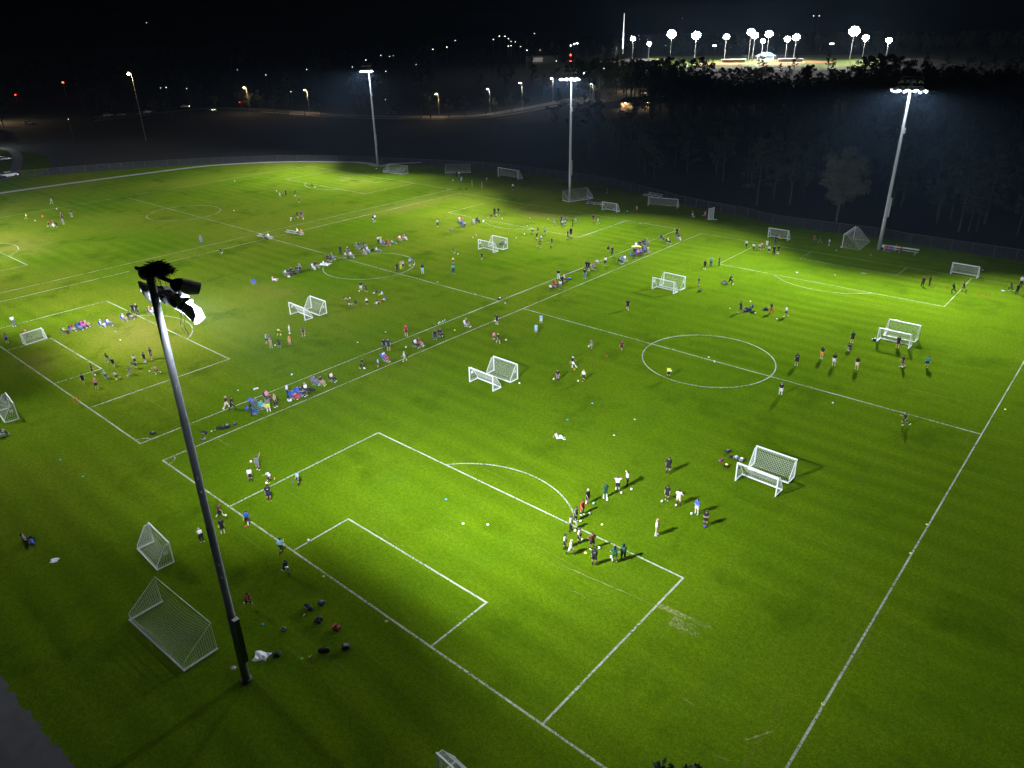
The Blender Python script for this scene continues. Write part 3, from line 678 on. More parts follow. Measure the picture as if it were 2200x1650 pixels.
h 1342 905 sit 330 1.65 U pJ W k | person in mauve and jeans in a grey touchline chair
h 1410 908 sit 320 1.65 K pT Y k | person in black with yellow shoes in a touchline chair
h 1520 868 sit 320 1.65 C pK W k | person in cream top alone in a dark chair
i 355 592 stand 270 1.7 R sM W b | adult in red shirt and dark red shorts on the middle touchline
i 452 706 sit 320 1.65 W pK W k | person in white in a black chair next to a white ball
i 492 694 sit 330 1.65 M sR W b | person in maroon in a chair with bare legs
i 655 615 sit 270 1.6 K pN W k | person in black and navy in the dark pair of chairs
i 712 600 sit 300 1.7 K pK K k | person in all black in the dark pair of chairs
i 985 492 sit 330 1.65 M sG W y | fair-haired person in maroon alone in a white chair
i 1300 468 stand 250 1.6 K sK W lk | girl in black holding a white ball on the near touchline
i 1268 640 stand 300 1.35 P sK K b | child in pink standing beside a white-haired player
i 1312 666 walk 300 1.5 K sN T y | white-haired player in black and navy beside the child in pink
i 1758 468 stand 280 1.5 L sW K k | player in light blue and white shorts farther from the camera
i 1707 568 stand 250 1.5 L sL K k | player in light blue with light blue shorts closer to the camera
i 338 852 walk 200 1.35 L sT W y | child in light blue walking off the near touchline
i 1932 1058 stand 270 1.5 K sG K k | player in black shirt and grey shorts with a ball near the centre circle
j 390 925 kick 340 1.55 K sW W cW | player in black with white cap kicking an orange ball
j 505 1058 walk 230 1.5 W sK Y y | player in long white hooded top with a white ball
j 585 738 stand 200 1.6 G sT K k | player in grey shirt holding a white ball at the hip
j 900 748 walk 250 1.55 M sK K b | player in dark maroon near a red ball
j 228 1660 ground 0 1.65 W pW W lb | person in pale blue and white lounging alone mid-pitch
j 1388 1028 stand 90 1.5 Y sK K k | player in black with neon vest on the centre circle line
k 535 898 stand 90 1.65 K sK W k | player in black with white back print nearest the centre circle
k 798 828 stand 60 1.65 K sO W k | player in black shirt and orange shorts holding a white board
k 925 898 stand 90 1.65 K sW W k | player in black shirt and white shorts with legs apart
k 1162 938 stand 90 1.65 K sC W k | player in black shirt and pale shorts in the middle of the row
k 1115 662 stand 90 1.6 K sK W k | player in black at the back of the row facing the goals
k 1100 745 crouch 200 1.5 K sG W k | player in black and grey crouching behind a team-mate
k 1590 712 stand 270 1.65 K sK Y k | goalkeeper in black with yellow boots in front of the nested goals
k 1640 912 walk 200 1.6 K sM W k | player in black with a ball under the foot by the nested goals
k 1892 915 run 270 1.65 H sN Y k | player in teal running clear of the nested goals
k 370 1212 stand 270 1.65 K sW K k | player in black with folded arms below the halfway line
k 1665 1522 run 190 1.65 K sK W b | player in black walking over the halfway line alone
l 965 260 stand 90 1.8 K sK K cK | coach in black with black cap facing the big nested goals
l 598 388 handshead 270 1.6 W sK K lk | girl in white with hands on head next to another in white
l 668 350 handshead 200 1.6 W sK K lk | girl in white with elbows raised at the end of the line of girls
l 508 437 akimbo 300 1.55 D sD W lk | girl in dark green with hands on hips
l 380 482 stand 320 1.6 K sK R ly | blonde girl in black in the curving line of girls
l 340 560 stand 320 1.55 R sR W lb | girl in all red in the curving line of girls
l 293 607 stand 330 1.5 G pK W lk | girl in dark grey next to the girl in red
l 258 680 stand 340 1.65 W pK K lb | girl in white top and black leggings on the penalty arc
l 320 768 stand 330 1.55 W sK K lb | girl in white and navy near the penalty arc corner
l 215 808 stand 340 1.5 W sK K lk | girl in white with black shorts standing farthest out
l 258 852 walk 340 1.55 W sW K ly | blonde girl in lilac white walking behind the line
l 413 810 akimbo 300 1.65 M sK W lk | woman in dark maroon with hands on hips on the penalty line
l 428 925 stand 90 1.65 K sK K k | player in black with white back print in front of the penalty line
l 575 907 akimbo 90 1.6 D sD K lk | girl in dark green holding a ball at her hip
l 638 888 stand 90 1.6 D pK K lk | girl in dark green and black leggings with white back print
l 957 455 stand 250 1.6 K sK W lk | girl in black with clasped hands in the second line
l 1040 490 akimbo 250 1.65 W sC R lk | girl in loose white top in the second line
l 1172 555 cross 250 1.6 B sW W lb | girl in bright blue with folded arms in the second line
l 1235 640 cross 270 1.55 K sK U lb | girl in black with folded arms over a purple ball
l 880 710 cross 0 1.65 C sT W ly | blonde coach in cream facing the second line of girls
m 270 405 ground 340 1.65 G pN K k | person in grey reclining on the dark grass beside a blue bag
m 2112 412 bend 100 1.45 W pK W y | child in white top bending behind the near floodlight
n 752 336 wave 60 1.6 G sG W b | player in grey stretching an arm up for the ball
n 675 456 stand 270 1.5 W sK K lk | girl with long dark hair in white near the corner
n 878 468 run 200 1.5 W sK Y k | player in white with neon boots chasing a ball
n 1172 492 stand 200 1.5 L sK K k | player in light blue facing a dark blue ball
n 868 660 stand 90 1.75 K sN O k | coach in black top with white back print near the penalty line
n 358 830 walk 340 1.5 M sK K b | player in maroon stripes with a ball beside the near floodlight
n 385 995 stand 270 1.5 K sK Y k | player in black with neon boots beside the near floodlight
n 645 908 walk 250 1.5 B sK K k | player in bright blue with a red ball on the goal line
n 990 1198 run 60 1.5 L sK R k | player in pale blue lunging across the goal line
n 1045 1422 run 300 1.55 N sK K k | player in navy clutching a white ball behind the goal line
o 660 505 run 300 1.5 R sK T k | player in dark red running past the near floodlight
'''
BALLS = '''
a 590 527 W | white ball lying past the huddle on the far pitch
a 365 650 W | white ball near the small red cone on the far pitch
b 942 340 W | white ball lying beyond the child in white on the far pitch
b 1132 392 W | white ball under the child raising an arm on the far pitch
b 1342 300 W | white ball kicked by the child in red on the far pitch
b 1088 648 W | white ball in front of the low child in white on the far pitch
b 1220 632 W | white ball at the feet of the child in blue shirt and red shorts
b 1803 1384 W | white ball beside the coach in black shirt and white shorts
b 1960 1404 W | white ball at the feet of the child in navy on the circle\'s rim
b 1708 1458 W | white ball at the feet of the child with tan shorts
b 1697 1520 W | white ball below the child in black at the circle\'s near side
b 497 545 W | lone white ball on the open grass of the far pitch
b 505 238 W | lone white ball by the far touchline of the far pitch
c 893 996 W | white ball ahead of the child in navy on the middle pitch
c 1500 828 W | white ball left of the busy practice on the middle pitch
c 1585 790 W | white ball before the runner in white shirt and black shorts
c 1725 910 W | white ball at the foot of the player in green
c 1835 880 W | white ball in front of the player in black on the middle pitch
c 1515 886 N | dark ball lying alone near the nested goals on middle pitch
c 1085 802 W | white ball just behind the nested goals on middle pitch
c 1048 826 W | white ball past the post of the nested goals on middle pitch
c 1355 628 W | white ball near the players seated by the penalty arc
c 1640 624 W | white ball in the middle of the far penalty area
c 1835 634 W | white ball before the small player in pale pink
c 1615 706 W | white ball on the far penalty area line
c 1718 832 W | white ball at the feet of the small player in black
d 1652 612 W | white ball at the feet of the child in pale pink
d 2062 1316 W | white ball next to the striding adult in all black
e 1490 925 W | white ball by the small child in red at the open-sided goal
e 1030 1192 W | white ball alone in the far penalty area of near pitch
e 830 992 W | white ball at the boots of the black-clad player
e 595 1614 W | white ball beside the row of bags on the near pitch
g 990 803 W | white ball of the child in black behind the girl in pink
g 1213 850 Y | bright yellow ball chased by the child in white
g 1332 812 W | white ball dribbled by the child in dark grey
g 1558 766 W | white ball ahead of the girl in pink running
g 1518 668 W | white ball at the feet of the child with number on the shirt
h 985 383 Y | yellow ball below the bending child in pale yellow
h 1078 370 W | white ball at the toes of the small child in white
h 927 494 W | white ball beside the child in long cream top
h 1857 734 W | white ball of the youth in black between the touchlines
i 350 706 W | white ball between the touchlines near a black chair
i 557 674 N | dark ball lying behind the person in maroon with bare legs
i 858 531 Y | neon yellow ball between the twin touchlines
i 1393 632 W | white ball ahead of the white-haired player
i 1278 425 W 0.95 | white ball held by the girl in black on the near touchline
i 1890 1040 W | white ball beside the player in grey shorts
j 408 940 O | orange ball kicked by the player with white cap
j 447 1060 W | white ball in front of the player in white hooded top
j 558 690 W 1.0 | white ball held at the hip by the player in grey
j 743 806 R | red ball lying near the player in dark maroon
j 1418 945 W 1.0 | white ball tucked under the arm of the player with neon vest
j 1868 858 W | white ball lying inside the centre circle of the near pitch
k 1643 910 W | white ball under the foot of the player by the nested goals
k 918 1288 W | white ball rolling alone below the halfway line
k 1332 625 W | white ball by the post of the nested goals at the edge
k 108 352 W | small white ball at the end of the row of bags
l 425 480 H | teal ball at the feet of the blonde girl in black
l 523 452 W | white ball at the feet of the girl in dark green with hands on hips
l 625 402 W | white ball in front of the first girl with hands on head
l 699 376 W | white ball in front of the girl with elbows raised
l 393 553 W | white ball at the feet of the girl in all red
l 329 607 W | white ball at the feet of the girl in dark grey
l 290 676 W | white ball at the feet of the girl with black leggings on the arc
l 345 742 W | white ball beside the girl in white and navy
l 465 802 W | white ball beside the woman in dark maroon
l 552 862 W 0.7 | white ball held at the hip by the girl in dark green
l 921 463 W | white ball beside the girl with clasped hands
l 1024 492 W | white ball at the feet of the girl in loose white top
l 1136 554 W | white ball beside the girl in bright blue
l 1232 648 U | purple ball at the feet of the girl with folded arms
n 672 240 W 1.6 | white ball in the air near the player stretching an arm up
n 838 474 W | white ball chased by the player with neon boots
n 1107 480 N | dark blue ball in front of the player in light blue
n 408 800 W 0.5 | white ball beside the player in maroon stripes
n 623 932 R | red ball at the feet of the player in bright blue
n 1272 1060 W 0.3 | white ball flying over the goal area line
n 1047 1345 W 0.95 | white ball clutched by the player in navy
n 345 930 Y | yellow ball beside the near floodlight behind the player in black
i 1533 1083 W | small white ball beside the nested goals mid near pitch
'''
DISCS = '''
g 1205 350 B | light blue disc in the worn patch of the penalty area
g 1255 440 W | white disc in the worn patch of the penalty area
h 540 965 W | white disc above the walking couple on the middle pitch
h 1100 802 W | white disc in the open middle pitch below the kids and coach
h 1787 465 W | white disc near the adult in long navy top
h 2080 357 H | teal disc below the seated circle of kids
i 138 550 W | white disc beside the middle touchline behind two adults
i 1072 158 W | white disc in the open grass near the middle halfway line
i 1385 248 W | white disc between the twin touchlines at the halfway line
j 1440 732 H | teal disc inside the near centre circle
j 1808 812 W | white disc marking the near pitch centre spot
j 595 1294 B | blue disc above the person lounging mid-pitch
j 335 1465 B | pale blue disc just above the person lounging mid-pitch
j 1037 1462 W | white disc in the open grass below the centre circle
j 820 1627 W | white disc level with the person lounging mid-pitch
c 680 1291 W | white disc marking the middle pitch centre spot
d 2028 1566 W | white disc beside the player carrying a bag away
e 545 1492 W | white disc above the row of bags on near pitch
e 1428 1218 W | white disc in the far penalty area near a bare patch
e 1440 960 W | white disc on the goal line near the open-sided goal
e 1800 1010 W | white disc on the faded line near the floodlight
k 60 230 W | white disc near the player carrying a bag and backpack
k 335 413 W | white disc below the player with pale blue backpack
o 803 692 B | blue ring disc beside the near floodlight
o 1212 1052 G | green ring disc near the black sports bags
o 1440 188 Y | lime marker beside the goal line in front of the navy player
o 2103 658 Y | lime marker beside the goal line near the goal area
p 995 1125 W | white disc inside the near goal area
p 1048 1127 W | small white disc beside another inside the goal area
p 958 1073 B | blue disc between penalty line and goal area
p 129 988 B | blue disc on the empty dark grass beside the cropped goal
p 178 1024 H | teal disc on the empty dark grass below the cropped goal
p 503 1435 W | pale disc at the foot of the near floodlight
p 1293 1127 Y | lime marker touching the penalty arc end
p 1258 1188 Y | lime marker near the penalty line players
p 1768 1513 Y | lime marker on the side touchline nearest the camera
p 1957 1189 Y | lime marker on the side touchline in the middle
p 1992 1127 Y | lime marker on the side touchline farther up
p 2160 880 Y | lime marker on the side touchline by the halfway line
p 627 804 W | white disc on the middle pitch below the kids
'''
BOTTLES = '''
o 1250 585 W l | pale bottle lying beside the black bags behind the goal line
o 1322 1022 W l | white bottle lying between the green disc and a black bag
h 260 1398 W l | white bottle among the bags between the twin touchlines
h 303 1376 T l | pale bottle among the bags between the twin touchlines
i 640 488 N s | dark bottle first in the row on the middle touchline
i 655 480 G s | grey bottle second in the row on the middle touchline
i 690 468 W s | white bottle third in the row on the middle touchline
i 703 458 W s | white bottle fourth in the row on the middle touchline
i 716 455 T s | pale bottle fifth in the row on the middle touchline
i 735 447 W s | white bottle sixth in the row on the middle touchline
i 755 434 L s | pale blue bottle last in the row on the middle touchline
'''
BAGS = '''
o 1285 525 d K G 1.2 | black holdall nearest the goal line among the scattered bags
o 1435 485 b N G 1.2 | navy backpack closest to the goal line
o 1405 645 b K K 1.35 | round black backpack in the middle of the scattered bags
o 1560 735 b R K 1.3 | red and black backpack with a pale shoe beside it
o 1020 762 b G K .9 | small grey bag near the blue ring disc
o 975 1018 b K K 1.2 | black backpack next to the crumpled white towel
o 1450 978 d K R 1.2 | black holdall with red trim near the green ring disc
o 1655 945 b K G 1.4 | black backpack with a grey pocket, farthest out
l 1403 110 b K G 1.2 | black backpack at the top of the heap beside the nested goals
l 1428 142 b K K .9 | small black bag in the heap beside the nested goals
l 1453 150 b G L 1.3 | grey backpack in the heap beside the nested goals
l 1495 172 b G W 1.3 | grey and black backpack closest to the goal net
l 1348 172 d F F .8 | pink bag in the heap beside the nested goals
l 1393 208 b K Y 1.2 | black backpack with yellow trim, lowest in the heap
g 1590 1418 b K G 1.3 | black bag alone near the middle pitch corner
h 190 1418 d K G 1.2 | black bag right beside the near floodlight shaft
h 190 1480 b G K 1.1 | grey bag on the near touchline beside the floodlight shaft
h 362 1370 d K W 1.3 | black and white holdall between the twin touchlines
h 415 1350 b K G 1.5 | large round black backpack between the twin touchlines
h 508 1328 b N G 1.0 | dark blue backpack alone between the twin touchlines
h 630 1160 d B L 1.2 | bright blue bag beside the blue folding chair
h 1078 1072 b W G 1.3 | white bag at the feet of the man in white shirt
h 1308 972 b K K 1.3 | black bag beside the black folding chair
h 728 956 d W O .9 | white pouch lying alone above the twin touchlines
i 1335 208 b K W 1.3 | black and white bag where the halfway line meets the touchline
b 948 1262 b T K .9 | beige bag beside the woman in pink on the grass
b 1128 1212 b K K 1.2 | black bag beside the person in navy leaning back
b 1955 962 b K K 1.5 | large black bag beside the person reclining in jeans
b 1072 1240 d W W .8 | white pouch in front of the seated people in the row
c 1155 664 d W G 1.2 | white bag lying past the pair of chairs
c 915 328 d K G 1.3 | black holdall on the far corner grass
c 983 326 b K K 1.2 | black backpack on the far corner grass
c 405 125 b K K 1.2 | black backpack beside the tipped goal by the far floodlight
c 2050 1262 b B L 1.2 | blue bag beside the person in brown
c 1360 905 d K N 2.2 | long dark rolled bag inside the nested goals on middle pitch
d 965 568 b K W 1.5 | black bag in the dim grass beside the small goal
d 1715 1392 d K W 1.4 | black and white bag beneath the player beside the yellow bib
d 1975 1308 d G W 1.5 | grey bag behind the striding adult in all black
e 490 1600 b N K 1.3 | navy backpack beside the player carrying a bag away
e 520 1588 d N K 1.5 | navy holdall at the lower end of the row of bags
e 565 1550 d N W 1.3 | navy holdall with white trim at the upper end of the row
e 570 1612 d K K 1.0 | small black holdall beside the white ball in the row
e 715 1580 b N K 1.5 | navy backpack carried low by the player in red trousers
e 865 842 d Y W 1.2 | yellow bag on the bottom bar of the small goal
e 845 818 b G P 1.2 | grey bag inside the small goal beside the fence
f 1607 948 b K W 1.1 | black and white bag beside the goal near the orange cones
f 1830 1168 d W G .9 | white pouch past the last orange cone
k 1345 632 b K W 1.2 | black and white bag by the post of the nested goals
m 335 425 d B W 1.1 | bright blue bag beside the person reclining on dark grass
'''
# ---------------------------------------------------------------- goals
def net_between(mb, A, B, C_, D_, nu, nv, r=.007, sag=0.0):
    """cords across a four-cornered panel A-B (top) D-C (bottom)"""
    A, B, C_, D_ = [np.array(p, float) for p in (A, B, C_, D_)]
    nrm = np.cross(B-A, D_-A); nrm /= np.linalg.norm(nrm)
    def P(u, v): return (A*(1-u)+B*u)*(1-v)+(D_*(1-u)+C_*u)*v + nrm*sag*math.sin(math.pi*v)*math.sin(math.pi*u) + np.array([0, 0, -abs(sag)*.5*math.sin(math.pi*u)*(1-v)])
    k = 8 if sag else 3
    for i in range(1, nu): mb.tube([P(i/nu, j/k) for j in range(k+1)], r, 3, False)
    for j in range(1, nv): mb.tube([P(i/k, j/nv) for i in range(k+1)], r, 3, False)
def small_goal(label, x, y, face, rz=0.0, Wd=3.8, H=1.83, D=1.3, group='small white portable goals', proto={}):
    """mouth on the local -Y side, posts at the origin line"""
    key = (Wd, H)
    if key in proto:
        root = copy_tree(proto[key]); root.location = (x, y, 0); root.rotation_euler = (0, 0, face+rz)
    else:
        root = empty('soccer_goal', (x, y, 0), face+rz); h = Wd/2; t = .055
        for s in (-1, 1): MB().box((s*h, 0, H/2), (.10, .10, H)).build('post', WHITE, root)
        MB().box((0, 0, H+.05), (Wd+.10, .10, .10)).build('crossbar', WHITE, root)
        MB().box((0, D, t), (Wd+.08, .09, .09)).build('ground_bar', WHITE, root)
        for s in (-1, 1):
            f = MB().box((s*h, D/2, .047), (.08, D-.12, .08)).tube([(s*h, .05, H-.01), (s*h, .36, H-.03), (s*h, D-.08, .42), (s*h, D-.02, .08)], .032, 6)
            f.build('side_frame', WHITE, root)
        n = MB(); nu = 25
        net_between(n, (-h, .36, H-.03), (h, .36, H-.03), (h, D-.08, .42), (-h, D-.08, .42), nu, 10, 0.0075, -.05)
        net_between(n, (-h, .05, H), (h, .05, H), (h, .36, H-.03), (-h, .36, H-.03), nu, 3, 0.0068)
        net_between(n, (-h, D-.08, .42), (h, D-.08, .42), (h, D, .08), (-h, D, .08), nu, 3, 0.0068)
        for s in (-1, 1):
            net_between(n, (s*h, .0, H), (s*h, .36, H-.03), (s*h, D-.08, .42), (s*h, .0, .42), 5, 10, 0.0068); net_between(n, (s*h, 0, .42), (s*h, D-.08, .42), (s*h, D, .08), (s*h, 0, .08), 8, 3, 0.0068)
        n.build('net', NET, root)
        MB().box((-h+.012, .42, 1.15), (.012, .34, .34)).build('label_plate', WHITE, root)
        remember(root); proto[key] = root
    return tag(root, label, 'goal', group)
NEARM, = (0.0,)
GY = math.pi
pairs = [(46.3, 31.3, 35.2, 'next to the heap of sports bags'), (13.1, 31.3, 35.5, 'in the middle of the near pitch'), (-23.4, 31.5, 35.2, 'by the small kids and coach'),
         (-25.4, 73.9, 77.8, 'on the middle pitch with a rolled bag inside'), (12.1, 73.5, 76.9, 'with a yellow bib hung on the net'), (45.8, 72.7, 76.7, 'guarded by a goalkeeper in black')]
for x, yb, ya, lb in pairs:
    small_goal('nested white goal '+lb+', mouth towards the camera', x, yb, 0.0, R(-2))
    small_goal('nested white goal '+lb+', mouth facing away', x+.05, ya, GY, R(-1))
small_goal('white goal behind the crowded goalmouth beside the fence', 13.5, 113.4, 0.0)
small_goal('white goal standing near the row of orange cones', 46.0, 109.0, 0.0, R(-2))
small_goal('white goal joined to the end of a bench near the far floodlight', -25.4, 114.3, 0.0)
small_goal('white goal lying in shade next to the big tipped net', 13.8, -6.8, GY, R(-3))
small_goal('little white goal set sideways on the kids\' practice area', -44.8, 3.7, R(90)+GY, R(7), 2.75, 1.3, .85)
g = cat_('g', 92, 1302); small_goal('white goal cropped by the edge of the picture', g[0]-1.95, g[1]+1.2, GY, R(-6))
g = at(975, 1672); small_goal('white goal whose top corner just shows at the bottom edge', g[0]+1.2, g[1]-.55, 0.0, R(-3))
def big_goal(label, pL, pR, tipped, D=2.3, H=2.44, sag=.35, dark=False):
    """full-size goal; tipped: it has been pushed over onto its mouth, so the posts lie on the grass"""
    pL = np.array(pL[:2], float); pR = np.array(pR[:2], float); wv = pR-pL; Wd = np.linalg.norm(wv); rz = math.atan2(wv[1], wv[0]); c = (pL+pR)/2; h = Wd/2
    root = empty('full_size_goal', (c[0], c[1], 0), rz)
    def T(x, d, z):    # standing coords (across, depth, height) -> resting coords
        return (x, H-z, d+.06) if tipped else (x, d, z)
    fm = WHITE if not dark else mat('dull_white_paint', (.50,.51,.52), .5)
    for s in (-1, 1): MB().tube([T(s*h, 0, 0), T(s*h, 0, H)], .066, 8).build('post', fm, root)
    MB().tube([T(-h-.06, 0, H), T(h+.06, 0, H)], .066, 8).build('crossbar', fm, root)
    MB().tube([T(-h, D, .06), T(h, D, .06)], .020, 6).build('ground_bar', fm, root)
    for s in (-1, 1): MB().tube([T(s*h, .04, .06), T(s*h, D, .06), T(s*h, .55, H-.06), T(s*h, .0, H-.04)], .020, 6).build('side_frame', fm, root)
    n = MB(); nu = 48; k = 10
    def sl(u, v):
        a = np.array(T((2*u-1)*h, .55+(D-.55)*v, (H-.06)*(1-v)+.06*v)); sgn = math.sin(math.pi*u**(.62 if tipped else 1.0))
        dip = sag*sgn*(.35+.65*math.sin(math.pi*min(1, v*.9)))*(1 if tipped else .6) + (.10*math.sin(9*u+2)*sgn)
        return a+np.array([0, .0, -min(dip, max(0, a[2]-.05))]) if tipped else a+np.array([0, -dip*.35, -min(dip*.5, max(0, a[2]-.05))])
    for i in range(nu+1): n.tube([sl(i/nu, j/k) for j in range(k+1)], .0048, 3, False)
    for j in range(0, 21): n.tube([sl(i/14, j/20) for i in range(15)], .0048, 3, False)
    net_between(n, T(-h, 0, H), T(h, 0, H), T(h, .55, H-.06), T(-h, .55, H-.06), nu, 5, .009)
    for s in (-1, 1):
        for j in range(1, 16):
            z = H*j/16; d_ = .55+(D-.55)*(1-z/H)
            n.tube([T(s*h, .02, z), T(s*h, d_, z)], .006, 3, False)
        for j in range(1, 12):
            d_ = D*j/12; zt = H*(1-max(0, (d_-.55)/(D-.55))); n.tube([T(s*h, d_, .07), T(s*h, d_, max(.1, zt-.03))], .006, 3, False)
    n.build('net', NET, root)
    return tag(root, label, 'goal', 'full-size goals')
big_goal('full-size goal pushed over onto its mouth beside the near floodlight', (19.45, -12.05), (26.85, -11.85), True, D=2.3, sag=1.35)
c0 = cat_('c', 112, 145); c1 = cat_('c', 312, 170); big_goal('tipped full-size goal at the foot of the most distant floodlight', c0, c1, True, 2.0)
c0 = cat_('c', 760, 158); big_goal('dim tipped full-size goal near the fence behind a small group', c0, c0+np.array([5.2, 5.0, 0]), True, 2.0, dark=True)
big_goal('upright full-size goal on the dark grass near the fence', cat_('c', 1312, 190), cat_('c', 1518, 225), False, 2.0)
c0 = cat_('d', 345, 458); c1 = cat_('d', 520, 432); c2 = c0+(c1-c0)/np.linalg.norm(c1-c0)*7.0; big_goal('leaning full-size goal with sagging net touching a floodlight pole', c0, c2, True, 2.2)
c1 = cat_('d', 1478, 522); big_goal('full-size goal lying askew in front of the two silver planks', c1-np.array([6.6, 1.5, 0]), c1, False, 1.7, 2.0, dark=True)
c0 = cat_('f', 45, 680); c1 = cat_('f', 175, 585); big_goal('upright full-size goal standing side-on near the long bench', c0+(c1-c0)/np.linalg.norm(c1-c0)*7.0, c0, False, 3.0)
# a small goal tipped up on its end: white netted panel
p = cat_('d', 1800, 640); rb = empty('tipped_goal', (p[0], p[1], 0), R(20))
MB().tube([(0, 0, .05), (0, 0, 2.3), (1.0, .9, 2.45), (1.0, .9, .05), (0, 0, .05)], .05, 6).build('frame', WHITE, rb)
MB().tube([(1.0, .9, .05), (1.9, .2, .05), (0, 0, .05)], .04, 6).build('foot_frame', WHITE, rb)
n = MB(); net_between(n, (0, 0, 2.3), (1, .9, 2.45), (1, .9, .05), (0, 0, .05), 16, 28, .016); n.build('net', NET, rb)
tag(rb, 'small white goal stood up on its end against the dark fence line', 'goal')

# ---------------------------------------------------------------- chain-link fence
fp = smooth([at(*q) for q in ((-150, 396), (0, 385), (150, 372), (300, 361), (420, 354), (520, 350), (620, 347), (732, 348), (800, 352), (909, 356), (1045, 363), (1150, 375), (1294, 396), (1397, 421), (1480, 443), (1600, 466), (1652, 479), (1743, 493), (1891, 512), (1965, 526), (2200, 562), (2500, 615))], 24)
cum = np.concatenate([[0], np.cumsum([np.linalg.norm(b-a) for a, b in zip(fp[:-1], fp[1:])])])
def fpt(s): return np.array([np.interp(s, cum, [p[i] for p in fp]) for i in (0, 1)])
FL = cum[-1]; NP = 98
fr = empty('chain_link_fence', (*fpt(FL/2), 0)); off = fpt(FL/2)
def fl(p, z): return (p[0]-off[0], p[1]-off[1], z)
GAL = mat('fence_steel', (.10,.105,.11), .55, .4, var=.1)
pm_ = MB().tube([(0, 0, 0), (0, 0, 1.9)], .038, 6).mesh('post')
for i in range(NP+1): link('post', pm_, GAL, fr, fl(fpt(FL*i/NP), 0))
rail = [fpt(FL*i/NP/2) for i in range(2*NP+1)]
MB().tube([fl(p, 1.88) for p in rail], .03, 5).build('top_rail', GAL, fr)
MB().tube([fl(p, .10) for p in rail], .012, 4).build('bottom_wire', GAL, fr)
fm = bpy.data.materials.new('chain_link'); fm.use_nodes = True; n = fm.node_tree; b = n.nodes['Principled BSDF']; b.inputs['Base Color'].default_value = (.13,.135,.14,1); b.inputs['Metallic'].default_value = .3
tc = n.nodes.new('ShaderNodeUVMap'); masks = []
for sg in (1, -1):
    dt = n.nodes.new('ShaderNodeVectorMath'); dt.operation = 'DOT_PRODUCT'; dt.inputs[1].default_value = (14*sg, 14, 0); n.links.new(tc.outputs[0], dt.inputs[0])
    fr_ = n.nodes.new('ShaderNodeMath'); fr_.operation = 'FRACT'; n.links.new(dt.outputs['Value'], fr_.inputs[0])
    lt = n.nodes.new('ShaderNodeMath'); lt.operation = 'LESS_THAN'; lt.inputs[1].default_value = .05; n.links.new(fr_.outputs[0], lt.inputs[0]); masks.append(lt)
mx = n.nodes.new('ShaderNodeMath'); mx.operation = 'MAXIMUM'; n.links.new(masks[0].outputs[0], mx.inputs[0]); n.links.new(masks[1].outputs[0], mx.inputs[1]); n.links.new(mx.outputs[0], b.inputs['Alpha'])
mb = MB(); vs = []; 
for p in rail: vs += [fl(p, .08), fl(p, 1.86)]
mb.add(vs, [(2*i, 2*i+2, 2*i+3, 2*i+1) for i in range(2*NP)]); me = mb.mesh('mesh'); uv = me.uv_layers.new(); st = FL/NP/2
for poly in me.polygons:
    i = poly.index
    for li, c in zip(poly.loop_indices, ((i*st, 0), ((i+1)*st, 0), ((i+1)*st, 1.8), (i*st, 1.8))): uv.data[li].uv = c
link('wire_mesh', me, fm, fr)
tag(fr, 'grey chain-link fence curving round the far side of the fields', 'fence')

# ---------------------------------------------------------------- benches
def bench(label, a, b, back=False, z=.45):
    a = np.array(a[:2], float); b = np.array(b[:2], float); v = b-a; Ln = np.linalg.norm(v); rz = math.atan2(v[1], v[0]); c = (a+b)/2
    root = empty('bench', (c[0], c[1], 0), rz)
    MB().box((0, 0, z), (Ln, .27, .05)).build('seat', ALU, root)
    if back: MB().box((0, .42, z+.34), (Ln, .04, .24)).build('backrest', ALU, root)
    else: MB().box((0, -.45, z*.45), (Ln, .24, .04)).build('foot_plank', ALU, root)
    for s in (-.42, 0, .42):
        f = MB().box((s*Ln, -.1, z/2-.02), (.05, .06, z-.05)).box((s*Ln, -.1, .03), (.06, 1.0, .05)).box((s*Ln, -.1, z*.38), (.05, .8, .04))
        if back: f.tube([(s*Ln, .05, z-.03), (s*Ln, .36, z+.40)], .025, 5)
        f.build('leg', ALU, root)
    return tag(root, label, 'bench', 'aluminium benches')
bench('aluminium bench with two people beside the halfway line of far pitch', cat_('b', 760, 808), cat_('b', 905, 842))
bench('aluminium bench mostly empty with two people crowded at one end', cat_('b', 1052, 770), cat_('b', 1225, 800))
bench('aluminium bench whose end meets a small white goal', cat_('d', 540, 472), cat_('d', 700, 490))
bench('empty pair of bright planks by the fence, upper', cat_('d', 1185, 372), cat_('d', 1330, 402))
bench('empty pair of bright planks by the fence, lower', cat_('d', 1130, 388), cat_('d', 1298, 418))
bench('long bench with children in red at the foot of the floodlight', cat_('f', 480, 705), cat_('f', 885, 762), True)

